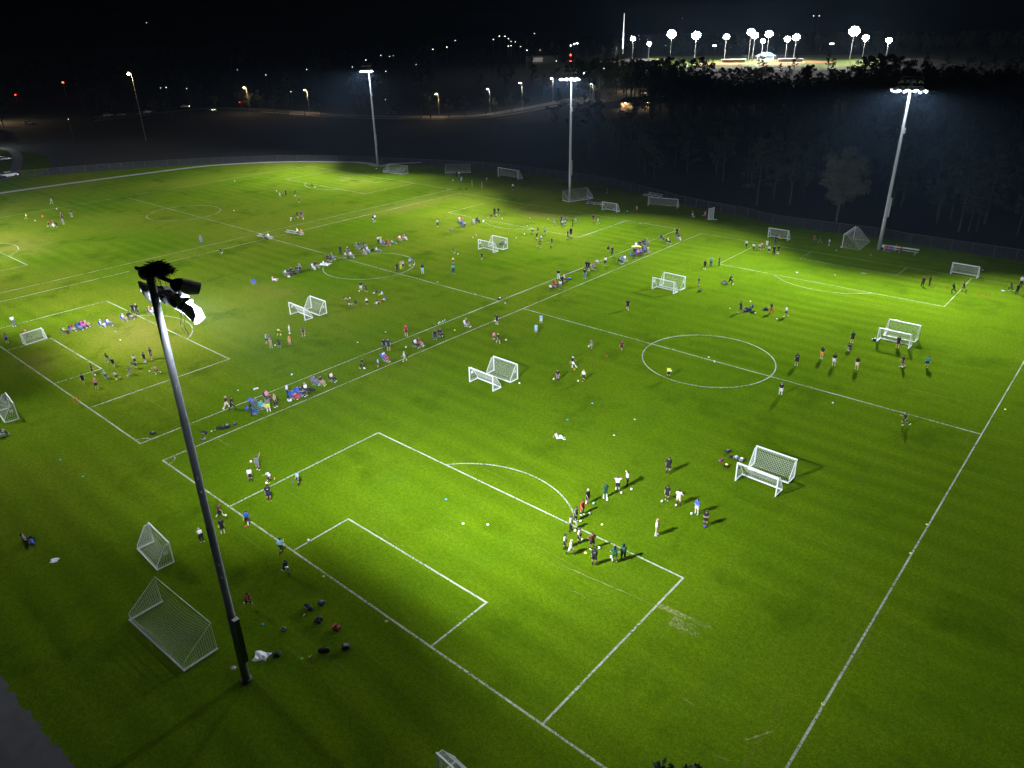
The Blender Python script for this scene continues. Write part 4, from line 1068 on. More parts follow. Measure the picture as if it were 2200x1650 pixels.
# ---------------------------------------------------------------- people
UL, FLn, TH, SHN, HW, TOR, SW = .165, .145, .245, .235, .052, .285, .098
POSES = dict(  # lean, (hip, knee, out) x2 (L, R), arm (upper fwd, upper out, fore fwd, fore out) x2, head nod
    stand=(2, (3, 4, 5), (-2, 4, 6), (-3, 11, 12, 4), (6, 10, 28, -6), 5),
    walk=(5, (24, 8, 2), (-20, 16, 2), (-22, 10, -4, 6), (20, 10, 42, 2), 3),
    run=(15, (46, 68, 2), (-20, 48, 2), (-42, 14, 25, 8), (32, 12, 108, -12), 0),
    kick=(-4, (-6, 10, 4), (52, 18, 5), (22, 38, 40, 32), (-30, 40, -8, 34), 12),
    wave=(2, (4, 5, 6), (-4, 5, 7), (-5, 14, 14, 8), (150, 22, 164, 12), 0),
    akimbo=(2, (3, 3, 8), (-2, 3, 8), (-22, 44, 20, -46), (-22, 44, 20, -46), 8),
    cross=(1, (4, 4, 5), (-3, 4, 6), (18, 10, 80, -62), (12, 10, 72, -62), 6),
    handshead=(0, (4, 4, 7), (-3, 4, 7), (150, 56, 160, -66), (150, 56, 160, -66), 6),
    bend=(62, (14, 18, 7), (8, 14, 7), (38, 6, 48, 2), (44, 6, 56, 2), 15),
    crouch=(34, (92, 118, 12), (78, 112, 14), (34, 12, 70, -6), (42, 12, 80, -6), 10),
    ground=(-14, (110, 66, 12), (103, 46, 12), (-32, 16, -22, 6), (30, 12, 62, -10), 0),
    sit=(-8, (86, 74, 9), (84, 62, 11), (14, 12, 72, -14), (20, 12, 78, -18), 6))
def V3(*a): return np.array(a, float)
def skeleton(pose, kid):
    lean, lL, lR, aL, aR, nod = POSES[pose]; J = {}
    P = V3(0, 0, 0); t = V3(0, math.sin(R(lean)), math.cos(R(lean))); fw = V3(0, math.cos(R(lean)), -math.sin(R(lean)))
    J['P'] = P; J['t'] = t; J['fw'] = fw; J['chest'] = P+t*.19; J['neck'] = P+t*(TOR+.012)
    hl = lean*.45+nod; hd = V3(0, math.sin(R(hl)), math.cos(R(hl))); hf = V3(0, math.cos(R(hl)), -math.sin(R(hl))); hs = 1.22 if kid else 1.0
    J['head'] = J['neck']+hd*.082*hs; J['hd'] = hd; J['hf'] = hf; J['hs'] = hs
    for s, n, lg, am in ((-1, 'L', lL, aL), (1, 'R', lR, aR)):
        hip = P+V3(s*HW, 0, 0); h, k, o = lg
        td = V3(s*math.sin(R(o)), math.cos(R(o))*math.sin(R(h)), -math.cos(R(o))*math.cos(R(h))); sdv = V3(s*math.sin(R(o*.3)), math.sin(R(h-k)), -math.cos(R(h-k))); sdv /= np.linalg.norm(sdv)
        kn = hip+td*TH; an = kn+sdv*SHN; J['hip'+n] = hip; J['knee'+n] = kn; J['ank'+n] = an
        fa = R(max(-55, min(35, (h-k)*.75))) if pose in ('run', 'walk', 'kick', 'ground', 'sit') else 0
        J['toe'+n] = V3(s*.3, math.cos(fa), math.sin(fa))*V3(.06, 1, 1); J['fdn'+n] = V3(0, math.sin(fa), -math.cos(fa))
        sh = P+t*(TOR-.02)+V3(s*SW, 0, 0); a, ow, b, po = am
        if pose in ('bend', 'crouch'): a, b = a, b
        ud = V3(s*math.sin(R(ow)), math.cos(R(ow))*math.sin(R(a)), -math.cos(R(ow))*math.cos(R(a))); fd = V3(s*math.sin(R(po)), math.cos(R(po))*math.sin(R(b)), -math.cos(R(po))*math.cos(R(b)))
        J['sh'+n] = sh; J['el'+n] = sh+ud*UL; J['wr'+n] = J['el'+n]+fd*FLn; J['fd'+n] = fd
    low = min((J['ank'+n]+J['fdn'+n]*.022+J['toe'+n]*u)[2] for n in 'LR' for u in (-.02, .075))-.020
    dz = -low
    if pose == 'ground': dz = .072
    for k in list(J):
        if k[:2] in ('P', 'ch', 'ne', 'he', 'hi', 'kn', 'an', 'sh', 'el', 'wr') and k != 'hs': J[k] = J[k]+V3(0, 0, dz)
    return J
def prims_body(J):
    p = []; t, fw, X = J['t'], J['fw'], V3(1, 0, 0); K = .03
    for s in (-1, 1):
        p.append((J['P']+X*s*.040, J['P']+t*.20+X*s*.050, .058, .060, K)); p.append((J['P']+t*.18+X*s*.045, J['P']+t*(TOR-.025)+X*s*.062, .058, .043, K))
    p.append((J['shL'], J['shR'], .038, .038, K)); p.append((J['neck']-t*.03, J['head']-J['hd']*.03, .030, .027, .02))
    hs = J['hs']; H, hd, hf = J['head'], J['hd'], J['hf']
    p += [(H+hd*.014*hs-hf*.010*hs, H+hd*.014*hs+hf*.012*hs, .054*hs, .052*hs, .012), (H-hd*.012*hs+hf*.018*hs, H-hd*.046*hs+hf*.030*hs, .042*hs, .026*hs, .015),
          (H+hf*.060*hs+hd*.004, H+hf*.068*hs-hd*.016*hs, .007, .010, .008)]
    for s in (-1, 1): p.append((H+X*s*.055*hs+hd*.012*hs-hf*.004, H+X*s*.054*hs-hd*.012*hs, .012, .010, .006))
    for s, n in ((-1, 'L'), (1, 'R')):
        p += [(J['sh'+n], J['el'+n], .031, .023, .02), (J['el'+n], J['wr'+n], .0235, .0155, .012), (J['hip'+n], J['knee'+n], .056, .036, .03), (J['knee'+n], J['knee'+n]*.62+J['ank'+n]*.38, .035, .034, .02), (J['knee'+n]*.62+J['ank'+n]*.38, J['ank'+n], .034, .020, .02),
              (J['ank'+n]+J['fdn'+n]*.020-J['toe'+n]*.015, J['ank'+n]+J['fdn'+n]*.024+J['toe'+n]*.075, .021, .016, .015)]
        fd = J['fd'+n]; W_ = J['wr'+n]; nn = np.cross(fd, X*s); nn /= max(1e-6, np.linalg.norm(nn)); inn = np.cross(nn, fd); inn *= -s if (inn@(X*s)) > 0 else 1
        inn = inn/np.linalg.norm(inn); inn = inn if inn[0]*s < 0 else -inn
        p.append((W_+fd*.010+nn*.008, W_+fd*.042+nn*.012, .014, .012, .008)); p.append((W_+fd*.010-nn*.008, W_+fd*.042-nn*.012, .014, .011, .008))
        for q, ln in ((.0195, .036), (.0065, .042), (-.0065, .039), (-.019, .029)):
            a = W_+fd*.046+nn*q; m = a+fd*ln*.55+inn*.006; p += [(a, m, .0066, .0062, .003), (m, m+fd*ln*.45+inn*.012, .0062, .0052, .003)]
        a = W_+fd*.014+nn*.016; m = a+fd*.016+nn*.016; p += [(a, m, .0085, .0072, .004), (m, m+fd*.018+nn*.004+inn*.004, .0072, .0056, .003)]
    return p
def prims_shirt(J, lng=False):
    p = []; t, X = J['t'], V3(1, 0, 0); K = .03
    for s in (-1, 1):
        p.append((J['P']+t*.015+X*s*.042, J['P']+t*.20+X*s*.052, .068, .068, K)); p.append((J['P']+t*.18+X*s*.047, J['P']+t*(TOR-.028)+X*s*.064, .066, .050, K))
    p.append((J['shL'], J['shR'], .045, .045, K))
    for n in 'LR':
        e = J['sh'+n]*.30+J['el'+n]*.70; p.append((J['sh'+n], e, .041, .036, .015))
    return p
def prims_legs(J, n, lng, skirt=False):
    h, k, a = J['hip'+n], J['knee'+n], J['ank'+n]
    if lng: return [(h, k, .064, .045, .03), (k, k*.12+a*.88, .044, .032, .02)]
    return [(h, h*.28+k*.72, .066, .056, .03)]
PART = {}
def part_mesh(pose, kid, what):
    key = (pose, kid, what)
    if key in PART: return PART[key]
    J = skeleton(pose, kid); X = V3(1, 0, 0); sc = 1/1.0
    if what == 'body': me = surface(prims_body(J), .0064, name='person')
    elif what == 'shirt': me = surface(prims_shirt(J), .0095, name='shirt')
    elif what in ('shorts', 'trousers'):
        p = [(J['hipL']+J['t']*.02, J['hipR']+J['t']*.02, .066, .066, .03), (J['P']+J['t']*.03-X*.04, J['P']+J['t']*.03+X*.04, .064, .064, .03)]
        for n in 'LR': p += prims_legs(J, n, what == 'trousers')
        me = surface(p, .0095, name=what)
    elif what[:4] == 'sock':
        n = what[-1]; k, a = J['knee'+n], J['ank'+n]; me = surface([(k*.75+a*.25, k*.5+a*.5, .038, .038, .01), (k*.5+a*.5, a, .037, .026, .01)], 0.0068, name='sock')
    elif what[:4] == 'shoe':
        n = what[-1]; a, f, t = J['ank'+n], J['fdn'+n], J['toe'+n]; me = surface([(a+f*.018-t*.018, a+f*.022+t*.080, .027, .022, .012), (a, a+f*.02, .026, .026, .01)], 0.0068, name='shoe')
    else:
        H, hd, hf, hs = J['head'], J['hd'], J['hf'], J['hs']
        face = lambda G: np.minimum(((G-H)@hf)-.018*hs, 1.0)*1.0 if False else np.maximum(-10, np.minimum((G-H)@hf-.016*hs, .030*hs-(G-H)@hd))
        p = [(H+hd*.018*hs-hf*.014*hs, H+hd*.018*hs+hf*.012*hs, .062*hs, .058*hs, .012), (H-hd*.01*hs-hf*.016*hs, H-hd*.036*hs-hf*.018*hs, .048*hs, .034*hs, .012)]
        if what == 'hair_long':
            b = H-hd*.03*hs-hf*.030*hs; p += [(b, J['neck']-J['t']*.07-J['fw']*.066, .036*hs, .022, .02)]
            for s in (-1, 1): p.append((H+X*s*.045*hs-hf*.01, J['neck']+X*s*.045-J['t']*.02-J['fw']*.03, .022, .014, .015))
        if what == 'cap':
            for s in (-1, 0, 1): p.append((H+hd*.040*hs+hf*.03, H+hd*.030*hs+hf*.098*hs+X*s*.026, .012, .008, .006))
            cut = lambda G: np.minimum(.020*hs-(G-H)@hd, .5)
        else: cut = lambda G: face(G)
        me = surface(p, 0.0068, (cut,), name='hair')
    PART[key] = me; return me
CHAIRS = {}
def chair(kind, p, rz, label, s=1.0):
    if kind not in CHAIRS:
        root = empty('camp_chair', (0, 0, 0)); fab = cloth(kind); fm_ = STEEL if kind != 'W' else WHITE
        g = MB(); n = 6; vs = []
        for j in range(n+1):
            for i in range(n+1):
                x = (i/n-.5)*.52; y = (j/n-.5)*.44; vs.append((x, y, .36-.045*(1-(2*i/n-1)**2)-.03*(1-j/n)))
        fs = [(j*(n+1)+i, j*(n+1)+i+1, (j+1)*(n+1)+i+1, (j+1)*(n+1)+i) for j in range(n) for i in range(n)]
        g.add(vs, fs); k = (n+1)**2; g.add([(a, b, c-.02) for a, b, c in vs], [f[::-1] for f in fs]); g.build('seat', fab, root, smooth=True)
        g = MB(); vs = []
        for j in range(n+1):
            for i in range(n+1):
                x = (i/n-.5)*.54; z = .33+.50*j/n; vs.append((x, -.22-.16*j/n-.05*(1-(2*i/n-1)**2), z))
        g.add(vs, fs); g.add([(a, b-.02, c) for a, b, c in vs], [f[::-1] for f in fs]); g.build('backrest', fab, root, smooth=True)
        for s_ in (-1, 1):
            MB().tube([(s_*.29, -.40, .84), (s_*.29, -.22, .36), (s_*.27, .24, .02)], .012, 5).tube([(s_*.29, .24, .58), (s_*.29, .22, .36), (s_*.27, -.28, .02)], .012, 5).build('side_frame', fm_, root)
            MB().box((s_*.29, .0, .585), (.06, .52, .02)).build('armrest', fab, root)
        MB().tube([(-.27, .24, .03), (.27, -.26, .03)], .011, 5).tube([(.27, .24, .03), (-.27, -.26, .03)], .011, 5).tube([(-.27, .24, .04), (.29, .22, .36)], .011, 5).tube([(.27, .24, .04), (-.29, .22, .36)], .011, 5).build('cross_brace', fm_, root)
        remember(root); CHAIRS[kind] = root; root['used'] = 0
    pr = CHAIRS[kind]; o = copy_tree(pr) if pr['used'] else pr; pr['used'] = 1
    o.location = (p[0], p[1], 0); o.rotation_euler = (0, 0, rz); o.scale = (s, s, s)
    if 'used' in o and o is not pr: del o['used']
    return tag(o, label, 'chair', 'folding chairs of the spectators')
NO_CHAIR = ('bench', 'blanket', 'perched')
PRINT = None
def person(crop, x, y, pose, face, h, top, bot, shoe, hair, label):
    p = cat_(crop, x, y); kid = h < 1.42; dist = np.linalg.norm(p-CAM); near = dist < 92
    rz = toward(p, face)-math.pi/2
    me = part_mesh(pose, kid, 'body'); sk = SKINS[(len(label)*7+int(x)) % 5 % 3 if (len(label)+int(x)) % 3 else 0]
    s = h/(1.03 if kid else 1.0)
    b = link('person', me, sk, None, (p[0], p[1], 0), rz); b.scale = (s, s, s)
    link('shirt', part_mesh(pose, kid, 'shirt'), cloth(top), b)
    link('shorts' if bot[0] == 's' else 'trousers', part_mesh(pose, kid, 'shorts' if bot[0] == 's' else 'trousers'), cloth(bot[1]), b)
    if hair[0] == 'c': link('cap', part_mesh(pose, kid, 'cap'), cloth(hair[1]), b)
    else: link('hair', part_mesh(pose, kid, 'hair_long' if hair[0] == 'l' else 'hair_short'), HAIRS[hair[-1]], b)
    for n_ in 'LR':
        link('shoe', part_mesh(pose, kid, 'shoe'+n_), cloth(shoe), b)
        if near and bot[0] == 's' and pose not in ('sit', 'ground'): link('sock', part_mesh(pose, kid, 'sock'+n_), cloth('W' if (int(x)+len(label)) % 2 else 'K'), b)
    if 'white back print' in label or 'number on the shirt' in label:
        J = skeleton(pose, kid); c = J['P']+J['t']*.215-J['fw']*.0785; pr = MB()
        for q in range(5): pr.box(c+V3((q-2)*.020, 0, 0), (.014, .004, .024))
        pr.build('shirt_print', cloth('W'), b)
    tag(b, label, 'person', 'people on the soccer fields')
    return b, p, rz
rows = [r for r in PEOPLE.strip().splitlines() if r and not r.startswith('#')]
CK = {'blue chair': 'B', 'bright blue chair': 'B', 'teal chair': 'H', 'red chair': 'R', 'white chair': 'W', 'white framed chair': 'W', 'red blanket': 'B', 'grey touchline': 'G', 'black folding': 'K', 'black chair': 'K'}
rnd = random.Random(3)
for r_ in rows:
    a, lb = r_.split('|'); a = a.split(); lb = lb.strip()
    o, p, rz = person(a[0], float(a[1]), float(a[2]), a[3], float(a[4]), float(a[5]), a[6], a[7], a[8], a[9], lb)
    if a[3] == 'sit':
        on_bench = 'bench' in lb
        if on_bench: continue
        k = next((v for q, v in CK.items() if q in lb), None) or rnd.choice('KKKGGNBKD')
        off = V3(-math.sin(rz), math.cos(rz), 0)*0.0
        lab = WORDS[k].replace('_', ' ')+' folding chair under the '+lb.split(' with ')[0].split(' in the ')[0]
        ws = lab.split(); chair(k, p+off, rz, ' '.join(ws[:16]))
# ---------------------------------------------------------------- balls
def ico(rad, sub=2):
    import bmesh
    bm = bmesh.new(); bmesh.ops.create_icosphere(bm, subdivisions=sub, radius=rad); me = bpy.data.meshes.new('soccer_ball'); bm.to_mesh(me); bm.free(); me.shade_smooth(); return me
def ball_mat(name, base, spots):
    m = bpy.data.materials.new(name); m.use_nodes = True; n = m.node_tree; b = n.nodes['Principled BSDF']; b.inputs['Roughness'].default_value = .45
    tc = n.nodes.new('ShaderNodeTexCoord'); vo = n.nodes.new('ShaderNodeTexVoronoi'); vo.inputs['Scale'].default_value = 11; n.links.new(tc.outputs['Object'], vo.inputs['Vector'])
    lt = n.nodes.new('ShaderNodeMath'); lt.operation = 'LESS_THAN'; lt.inputs[1].default_value = .24; n.links.new(vo.outputs['Distance'], lt.inputs[0])
    mx = n.nodes.new('ShaderNodeMix'); mx.data_type = 'RGBA'; mx.inputs[6].default_value = (*base, 1); mx.inputs[7].default_value = (*spots, 1); n.links.new(lt.outputs[0], mx.inputs[0]); n.links.new(mx.outputs[2], b.inputs['Base Color']); return m
BALLM = dict(W=ball_mat('ball_white', (.82,.82,.80), (.10,.10,.10)), Y=ball_mat('ball_yellow', (.75,.78,.08), (.3,.32,.02)), R=ball_mat('ball_red', (.70,.06,.03), (.3,.02,.02)), O=ball_mat('ball_orange', (.80,.26,.03), (.4,.1,.02)),
             U=ball_mat('ball_purple', (.12,.06,.45), (.05,.02,.2)), N=ball_mat('ball_navy', (.02,.04,.14), (.2,.3,.4)), H=ball_mat('ball_teal', (.20,.45,.42), (.05,.15,.14)))
BME = ico(.112)
for row in BALLS.strip().splitlines():
    a, lb = row.split('|'); a = a.split(); z = float(a[4]) if len(a) > 4 else 0
    p = cat_(a[0], float(a[1]), float(a[2]), z+.1); b = link('soccer_ball', BME, BALLM[a[3]], None, (p[0], p[1], z+.112 if not z else z)); b.rotation_euler = (random.random()*3, random.random()*3, 0)
    lb = lb.strip(); tag(b, lb, 'ball', 'soccer balls')
# ---------------------------------------------------------------- marker discs, cones, bottles, paper
DISC = MB().lathe([(.05, .055), (.055, .062), (.10, .035), (.115, .006), (.098, .006), (.085, .03)], 18, None, False).mesh('marker_disc', True)
DC = dict(W=cloth('W'), B=mat('disc_blue', (.05,.35,.80), .5), G=mat('disc_green', (.30,.85,.15), .5), H=mat('disc_teal', (.15,.6,.55), .5), Y=mat('disc_lime', (.70,.85,.20), .5), O=mat('cone_orange', (.85,.22,.03), .5))
for row in DISCS.strip().splitlines():
    a, lb = row.split('|'); a = a.split(); p = cat_(a[0], float(a[1]), float(a[2])); tag(link('marker_disc', DISC, DC[a[3]], None, (p[0], p[1], .004)), lb.strip(), 'marker', 'marker discs on the grass')
cone0 = None
for i, (x, y) in enumerate(((1057,1110),(1175,1130),(1300,1150),(1410,1175),(1545,1200),(1618,1215),(1698,1227))):
    p = cat_('f', x, y)
    if cone0 is None:
        cone0 = MB().box((0, 0, .012), (.26, .26, .024)).build('training_cone', DC['O'], None); MB().lathe([(.105, .024), (.03, .30), (.022, .305)], 16).build('cone_body', DC['O'], cone0, smooth=True); remember(cone0); c = cone0
    else: c = copy_tree(cone0)
    c.location = (p[0], p[1], .002); c.rotation_euler = (0, 0, i*.6)
    tag(c, ('orange cone closest to the two waiting players', 'second orange cone from the two waiting players', 'orange cone at the heels of the player running along', 'orange cone under the leaning runner', 'third orange cone from the white pouch', 'second orange cone from the white pouch', 'orange cone closest to the white pouch')[i], 'cone', 'orange cones in a line')
p = cat_('g', 795, 1070); tag(link('training_cone', MB().lathe([(.16, 0), (.15, .03), (.05, .42), (.03, .44)], 16).mesh('cone', True), mat('cone_red', (.75,.07,.03), .5), None, (p[0], p[1], .016)), 'red cone standing on the goal line of the middle pitch', 'cone')
p = cat_('a', 445, 612); tag(link('training_cone', MB().lathe([(.16, 0), (.15, .03), (.05, .42), (.03, .44)], 16).mesh('cone', True), MATS['cone_red'], None, (p[0], p[1], .004)), 'small red cone near the far pitch huddle', 'cone')
BOT = MB().lathe([(.033, 0), (.036, .01), (.036, .14), (.018, .18), (.018, .21), (.014, .21)], 12).mesh('bottle', True)
for row in BOTTLES.strip().splitlines():
    a, lb = row.split('|'); a = a.split(); p = cat_(a[0], float(a[1]), float(a[2])); lying = a[4] == 'l'
    b = link('water_bottle', BOT, cloth(a[3]), None, (p[0], p[1], .04 if lying else .016), random.random()*6); b.scale = (1.25,)*3
    if lying: b.rotation_euler = (R(90), 0, random.random()*6)
    tag(b, lb.strip(), 'bottle', 'water bottles')
# ---------------------------------------------------------------- bags
v = lambda *q: np.array(q, float)
BAGM = {}
def bag(kind, p, rz, colr, label, s=1.0, trim='G', shoe=None):
    if not BAGM:
        BAGM['backpack'] = (surface([(v(-.09,0,.11), v(.09,0,.12), .11, .10, .06), (v(-.08,.20,.11), v(.08,.20,.12), .10, .09, .06)], .015, (lambda G: .005-G[..., 2],), 'backpack'),
                            surface([(v(-.06,.07,.20), v(.06,.07,.20), .06, .06, .04), (v(-.05,.16,.19), v(.05,.16,.19), .05, .05, .04)], .012, (), 'pocket'),
                            MB().tube([(-.07, .24, .06), (-.15, .32, .04), (-.17, .20, .03), (-.13, .02, .03)], .016, 6).tube([(.07, .24, .06), (.15, .33, .05), (.18, .2, .03), (.13, .02, .03)], .016, 6).tube([(-.04, .26, .14), (0, .31, .17), (.04, .26, .14)], .012, 6).mesh('strap', True))
        BAGM['duffel'] = (surface([(v(-.22,0,.13), v(.22,0,.13), .13, .13, .04)], .016, (lambda G: .005-G[..., 2],), 'duffel_bag'),
                          surface([(v(-.16,-.11,.11), v(.10,-.11,.11), .05, .05, .03)], .012, (), 'pocket'),
                          MB().tube([(-.12, .08, .22), (-.10, .02, .32), (.10, .02, .32), (.12, .08, .22)], .014, 6).tube([(-.12, -.08, .22), (-.10, -.03, .31), (.10, -.03, .31), (.12, -.08, .22)], .014, 6).mesh('strap', True))
    b_, pk, st = BAGM[kind]; o = link('sports_bag' if kind == 'duffel' else 'backpack', b_, cloth(colr), None, (p[0], p[1], .0), rz); o.scale = (s, s, s)
    link('pocket', pk, cloth(trim), o); link('strap', st, cloth('K'), o); return tag(o, label, 'bag', 'bags left on the grass')
for i, row in enumerate(BAGS.strip().splitlines()):
    a, lb = row.split('|'); a = a.split(); p = cat_(a[0], float(a[1]), float(a[2])); bag('backpack' if a[3] == 'b' else 'duffel', p, i*1.7, a[4], lb.strip(), float(a[6]), a[5])
def crumple(name, p, sx, sy, hgt, m, label, cat, rz=0, seed=1, n=14):
    rg = np.random.default_rng(seed); vs = []; ph = rg.uniform(0, 6, 6)
    for j in range(n+1):
        for i in range(n+1):
            u, w_ = i/n-.5, j/n-.5; e = max(0, 1-4*max(u*u, w_*w_)); x = u*sx*(1+.15*math.sin(5*w_+ph[0])); y = w_*sy*(1+.2*math.sin(6*u+ph[1]))
            vs.append((x, y, .012+hgt*e**.5*(.45+.3*math.sin(9*u+ph[2])+.3*math.sin(11*w_+7*u+ph[3])) if e > 0 else .012))
    vs = [(a, b, max(.010, c)) for a, b, c in vs]; fs = [(j*(n+1)+i, j*(n+1)+i+1, (j+1)*(n+1)+i+1, (j+1)*(n+1)+i) for j in range(n) for i in range(n)]
    me = bpy.data.meshes.new(name); me.from_pydata(vs, [], fs); me.update(); me.shade_smooth(); return tag(link(name, me, m, None, (p[0], p[1], 0), rz), label, cat)
crumple('towel', cat_('o', 790, 1028), 1.0, .8, .16, cloth('W'), 'crumpled white towel on the grass near the floodlight base', 'towel', .6, 4)
crumple('paper_sheet', cat_('m', 567, 602), .62, .55, .05, cloth('W'), 'flat white sheet of paper on the dark grass', 'paper', .9, 9)
crumple('picnic_blanket', cat_('b', 1440, 1108), 2.0, 1.3, .04, cloth('W'), 'pale blanket under the dark-haired person by the middle centre circle', 'blanket', .5, 5)
p = cat_('h', 1130, 1048); lap = surface([(v(-.22,.1,.52), v(.22,.1,.52), .11, .11, .06), (v(-.20,.45,.45), v(.20,.45,.45), .10, .11, .06), (v(-.18,.5,.2), v(.18,.5,.2), .11, .12, .06)], .02, (), 'blanket')
pm2 = bpy.data.materials.new('polka_blanket'); pm2.use_nodes = True; n = pm2.node_tree; b = n.nodes['Principled BSDF']; tc = n.nodes.new('ShaderNodeTexCoord'); vo = n.nodes.new('ShaderNodeTexVoronoi'); vo.inputs['Scale'].default_value = 5.5; vo.inputs['Randomness'].default_value = .3
n.links.new(tc.outputs['Object'], vo.inputs['Vector']); lt = n.nodes.new('ShaderNodeMath'); lt.operation = 'LESS_THAN'; lt.inputs[1].default_value = .30; n.links.new(vo.outputs['Distance'], lt.inputs[0]); mx = n.nodes.new('ShaderNodeMix'); mx.data_type = 'RGBA'; mx.inputs[6].default_value = (.55,.02,.06,1); mx.inputs[7].default_value = (.8,.8,.8,1); n.links.new(lt.outputs[0], mx.inputs[0]); n.links.new(mx.outputs[2], b.inputs['Base Color'])
tag(link('blanket', lap, pm2, None, (p[0], p[1], 0), toward(p, 330)-math.pi/2), 'red blanket with white spots over a seated person\'s knees', 'blanket')
for c_, x, y, k, f_, lb in (('b', 712, 1315, 'B', 300, 'empty blue folding chair alone on the middle pitch'), ('h', 745, 1122, 'G', 320, 'empty grey folding chair on the touchline beside the blue ones'), ('h', 704, 1118, 'B', 330, 'blue folding chair behind the woman with long dark hair'), ('h', 726, 1212, 'B', 330, 'blue folding chair in front of the woman with long dark hair')):
    p = cat_(c_, x, y); chair(k, p, toward(p, f_)-math.pi/2, lb)
# yellow canopy wagon among the seated parents
p = cat_('d', 1050, 985); wg = empty('canopy_wagon', (p[0], p[1], 0), toward(p, 0)); YEL = mat('canopy_yellow', (.75,.60,.06), .7)
cnp = MB(); n_ = 8; vs = []
for i in range(n_+1):
    for j in range(2): vs.append(((i/n_-.5)*1.7, (j-.5)*.8, 1.12+.14*math.sin(math.pi*i/n_)))
cnp.add(vs, [(2*i, 2*i+1, 2*i+3, 2*i+2) for i in range(n_)]); cnp.add([(a, b, c-.02) for a, b, c in vs], [(2*i, 2*i+2, 2*i+3, 2*i+1) for i in range(n_)]); cnp.build('canopy', YEL, wg)
MB().box((0, 0, .48), (1.1, .6, .45)).build('tub', cloth('K'), wg)
for sx in (-1, 1):
    for sy in (-1, 1):
        MB().tube([(sx*.52, sy*.31, .6), (sx*.8, sy*.36, 1.12)], .015, 5).build('canopy_post', BLACKM, wg); MB().lathe([(.14, -.04), (.15, 0), (.14, .04)], 14, Matrix.Translation((sx*.42, sy*.36, .15)) @ Matrix.Rotation(math.pi/2, 4, 'X')).build('wheel', BLACKM, wg)
tag(wg, 'wagon with a bright yellow canopy among the seated parents', 'wagon')
for x, y0, k, lb in ((1040, 292, 'W', 'thin white corner pole standing near the fence'), (1143, 312, 'R', 'thin corner pole with a small red flag near the fence')):
    p = cat_('c', x, y0); o = MB().tube([(0, 0, 0), (0, 0, 1.6)], .03, 6).build('corner_pole', WHITE, None, (p[0], p[1], 0))
    if k == 'R': MB().box((.14, 0, 1.45), (.26, .012, .26)).build('flag', cloth('R'), o)
    tag(o, lb, 'pole')
# ---------------------------------------------------------------- trees
def far(x, y, d):
    v_ = _f*FPX+_r*(x-1100)+_u*(825-y); return CAM+v_*(d/np.hypot(v_[0], v_[1]))
def leaf_cards(mb, c, rad, n, size, flat=.75):
    for _ in range(n):
        d = RNG.normal(size=3); d /= np.linalg.norm(d); q = np.array(c)+d*rad*np.array([1, 1, flat])*RNG.random()**.4
        a = RNG.normal(size=3); a /= np.linalg.norm(a); b = np.cross(a, RNG.normal(size=3)); b /= np.linalg.norm(b); s = size*RNG.uniform(.6, 1.3)
        mb.add([q-a*s, q+b*s*.45, q+a*s, q-b*s*.45], [(0, 1, 2, 3)])
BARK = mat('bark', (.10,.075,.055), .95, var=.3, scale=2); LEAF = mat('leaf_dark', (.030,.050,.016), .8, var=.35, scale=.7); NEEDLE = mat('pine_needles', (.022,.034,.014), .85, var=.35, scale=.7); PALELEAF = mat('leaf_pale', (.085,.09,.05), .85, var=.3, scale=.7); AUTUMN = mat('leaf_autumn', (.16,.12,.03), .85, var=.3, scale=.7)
def tree_mesh(kind, Ht, seed, dense=1.0):
    global RNG
    RNG = np.random.default_rng(seed); tr = MB(); cr = MB(); u = RNG.uniform
    lean = u(-.03, .03, 2)*Ht; pts = [np.array([lean[0]*t*t, lean[1]*t*t, Ht*t]) for t in (0, .25, .5, .75, .96)]
    tr.tube(pts, [Ht*.018, Ht*.015, Ht*.012, Ht*.008, Ht*.002], 7)
    if kind == 'pine':
        for i in range(int(17*dense)):
            t = .30+.68*(i/(17*dense)); a = u(0, 6.28); ln = Ht*(.26*(1.05-t)+.06)*u(.6, 1.25); b0 = np.array([lean[0]*t*t, lean[1]*t*t, Ht*t]); tip = b0+np.array([math.cos(a)*ln, math.sin(a)*ln, ln*u(.05, .5)])
            tr.tube([b0, (b0+tip)/2+np.array([0, 0, -.03*ln]), tip], [Ht*.005, Ht*.004, Ht*.0015], 4, False)
            for q in (.55, 1.0): leaf_cards(cr, b0*(1-q)+tip*q, Ht*u(.05, .09), int(34*dense), Ht*.026*max(1, .75/dense), .7)
        leaf_cards(cr, pts[-1], Ht*.045, int(40*dense), Ht*.026*max(1, .75/dense), 1.1)
    else:
        for i in range(int(13*dense)):
            t = u(.25, .8); a = u(0, 6.28); ln = Ht*u(.16, .36)*(1.15-.6*t); b0 = np.array([lean[0]*t*t, lean[1]*t*t, Ht*t]); tip = b0+np.array([math.cos(a)*ln, math.sin(a)*ln, ln*u(.35, 1.0)])
            tr.tube([b0, (b0+tip)/2+np.array([0, 0, .05*ln]), tip], [Ht*.009, Ht*.006, Ht*.002], 4, False)
            for q in (.45, .75, 1.0): leaf_cards(cr, b0*(1-q)+tip*q+RNG.normal(size=3)*Ht*.03, Ht*u(.06, .115), int(46*dense), Ht*.015*max(1, .75/dense)**1.3, .75)
        leaf_cards(cr, pts[-1], Ht*.10, int(80*dense), Ht*.015, .8)
    return tr.mesh('trunk'), cr.mesh('crown')
TREES = {}
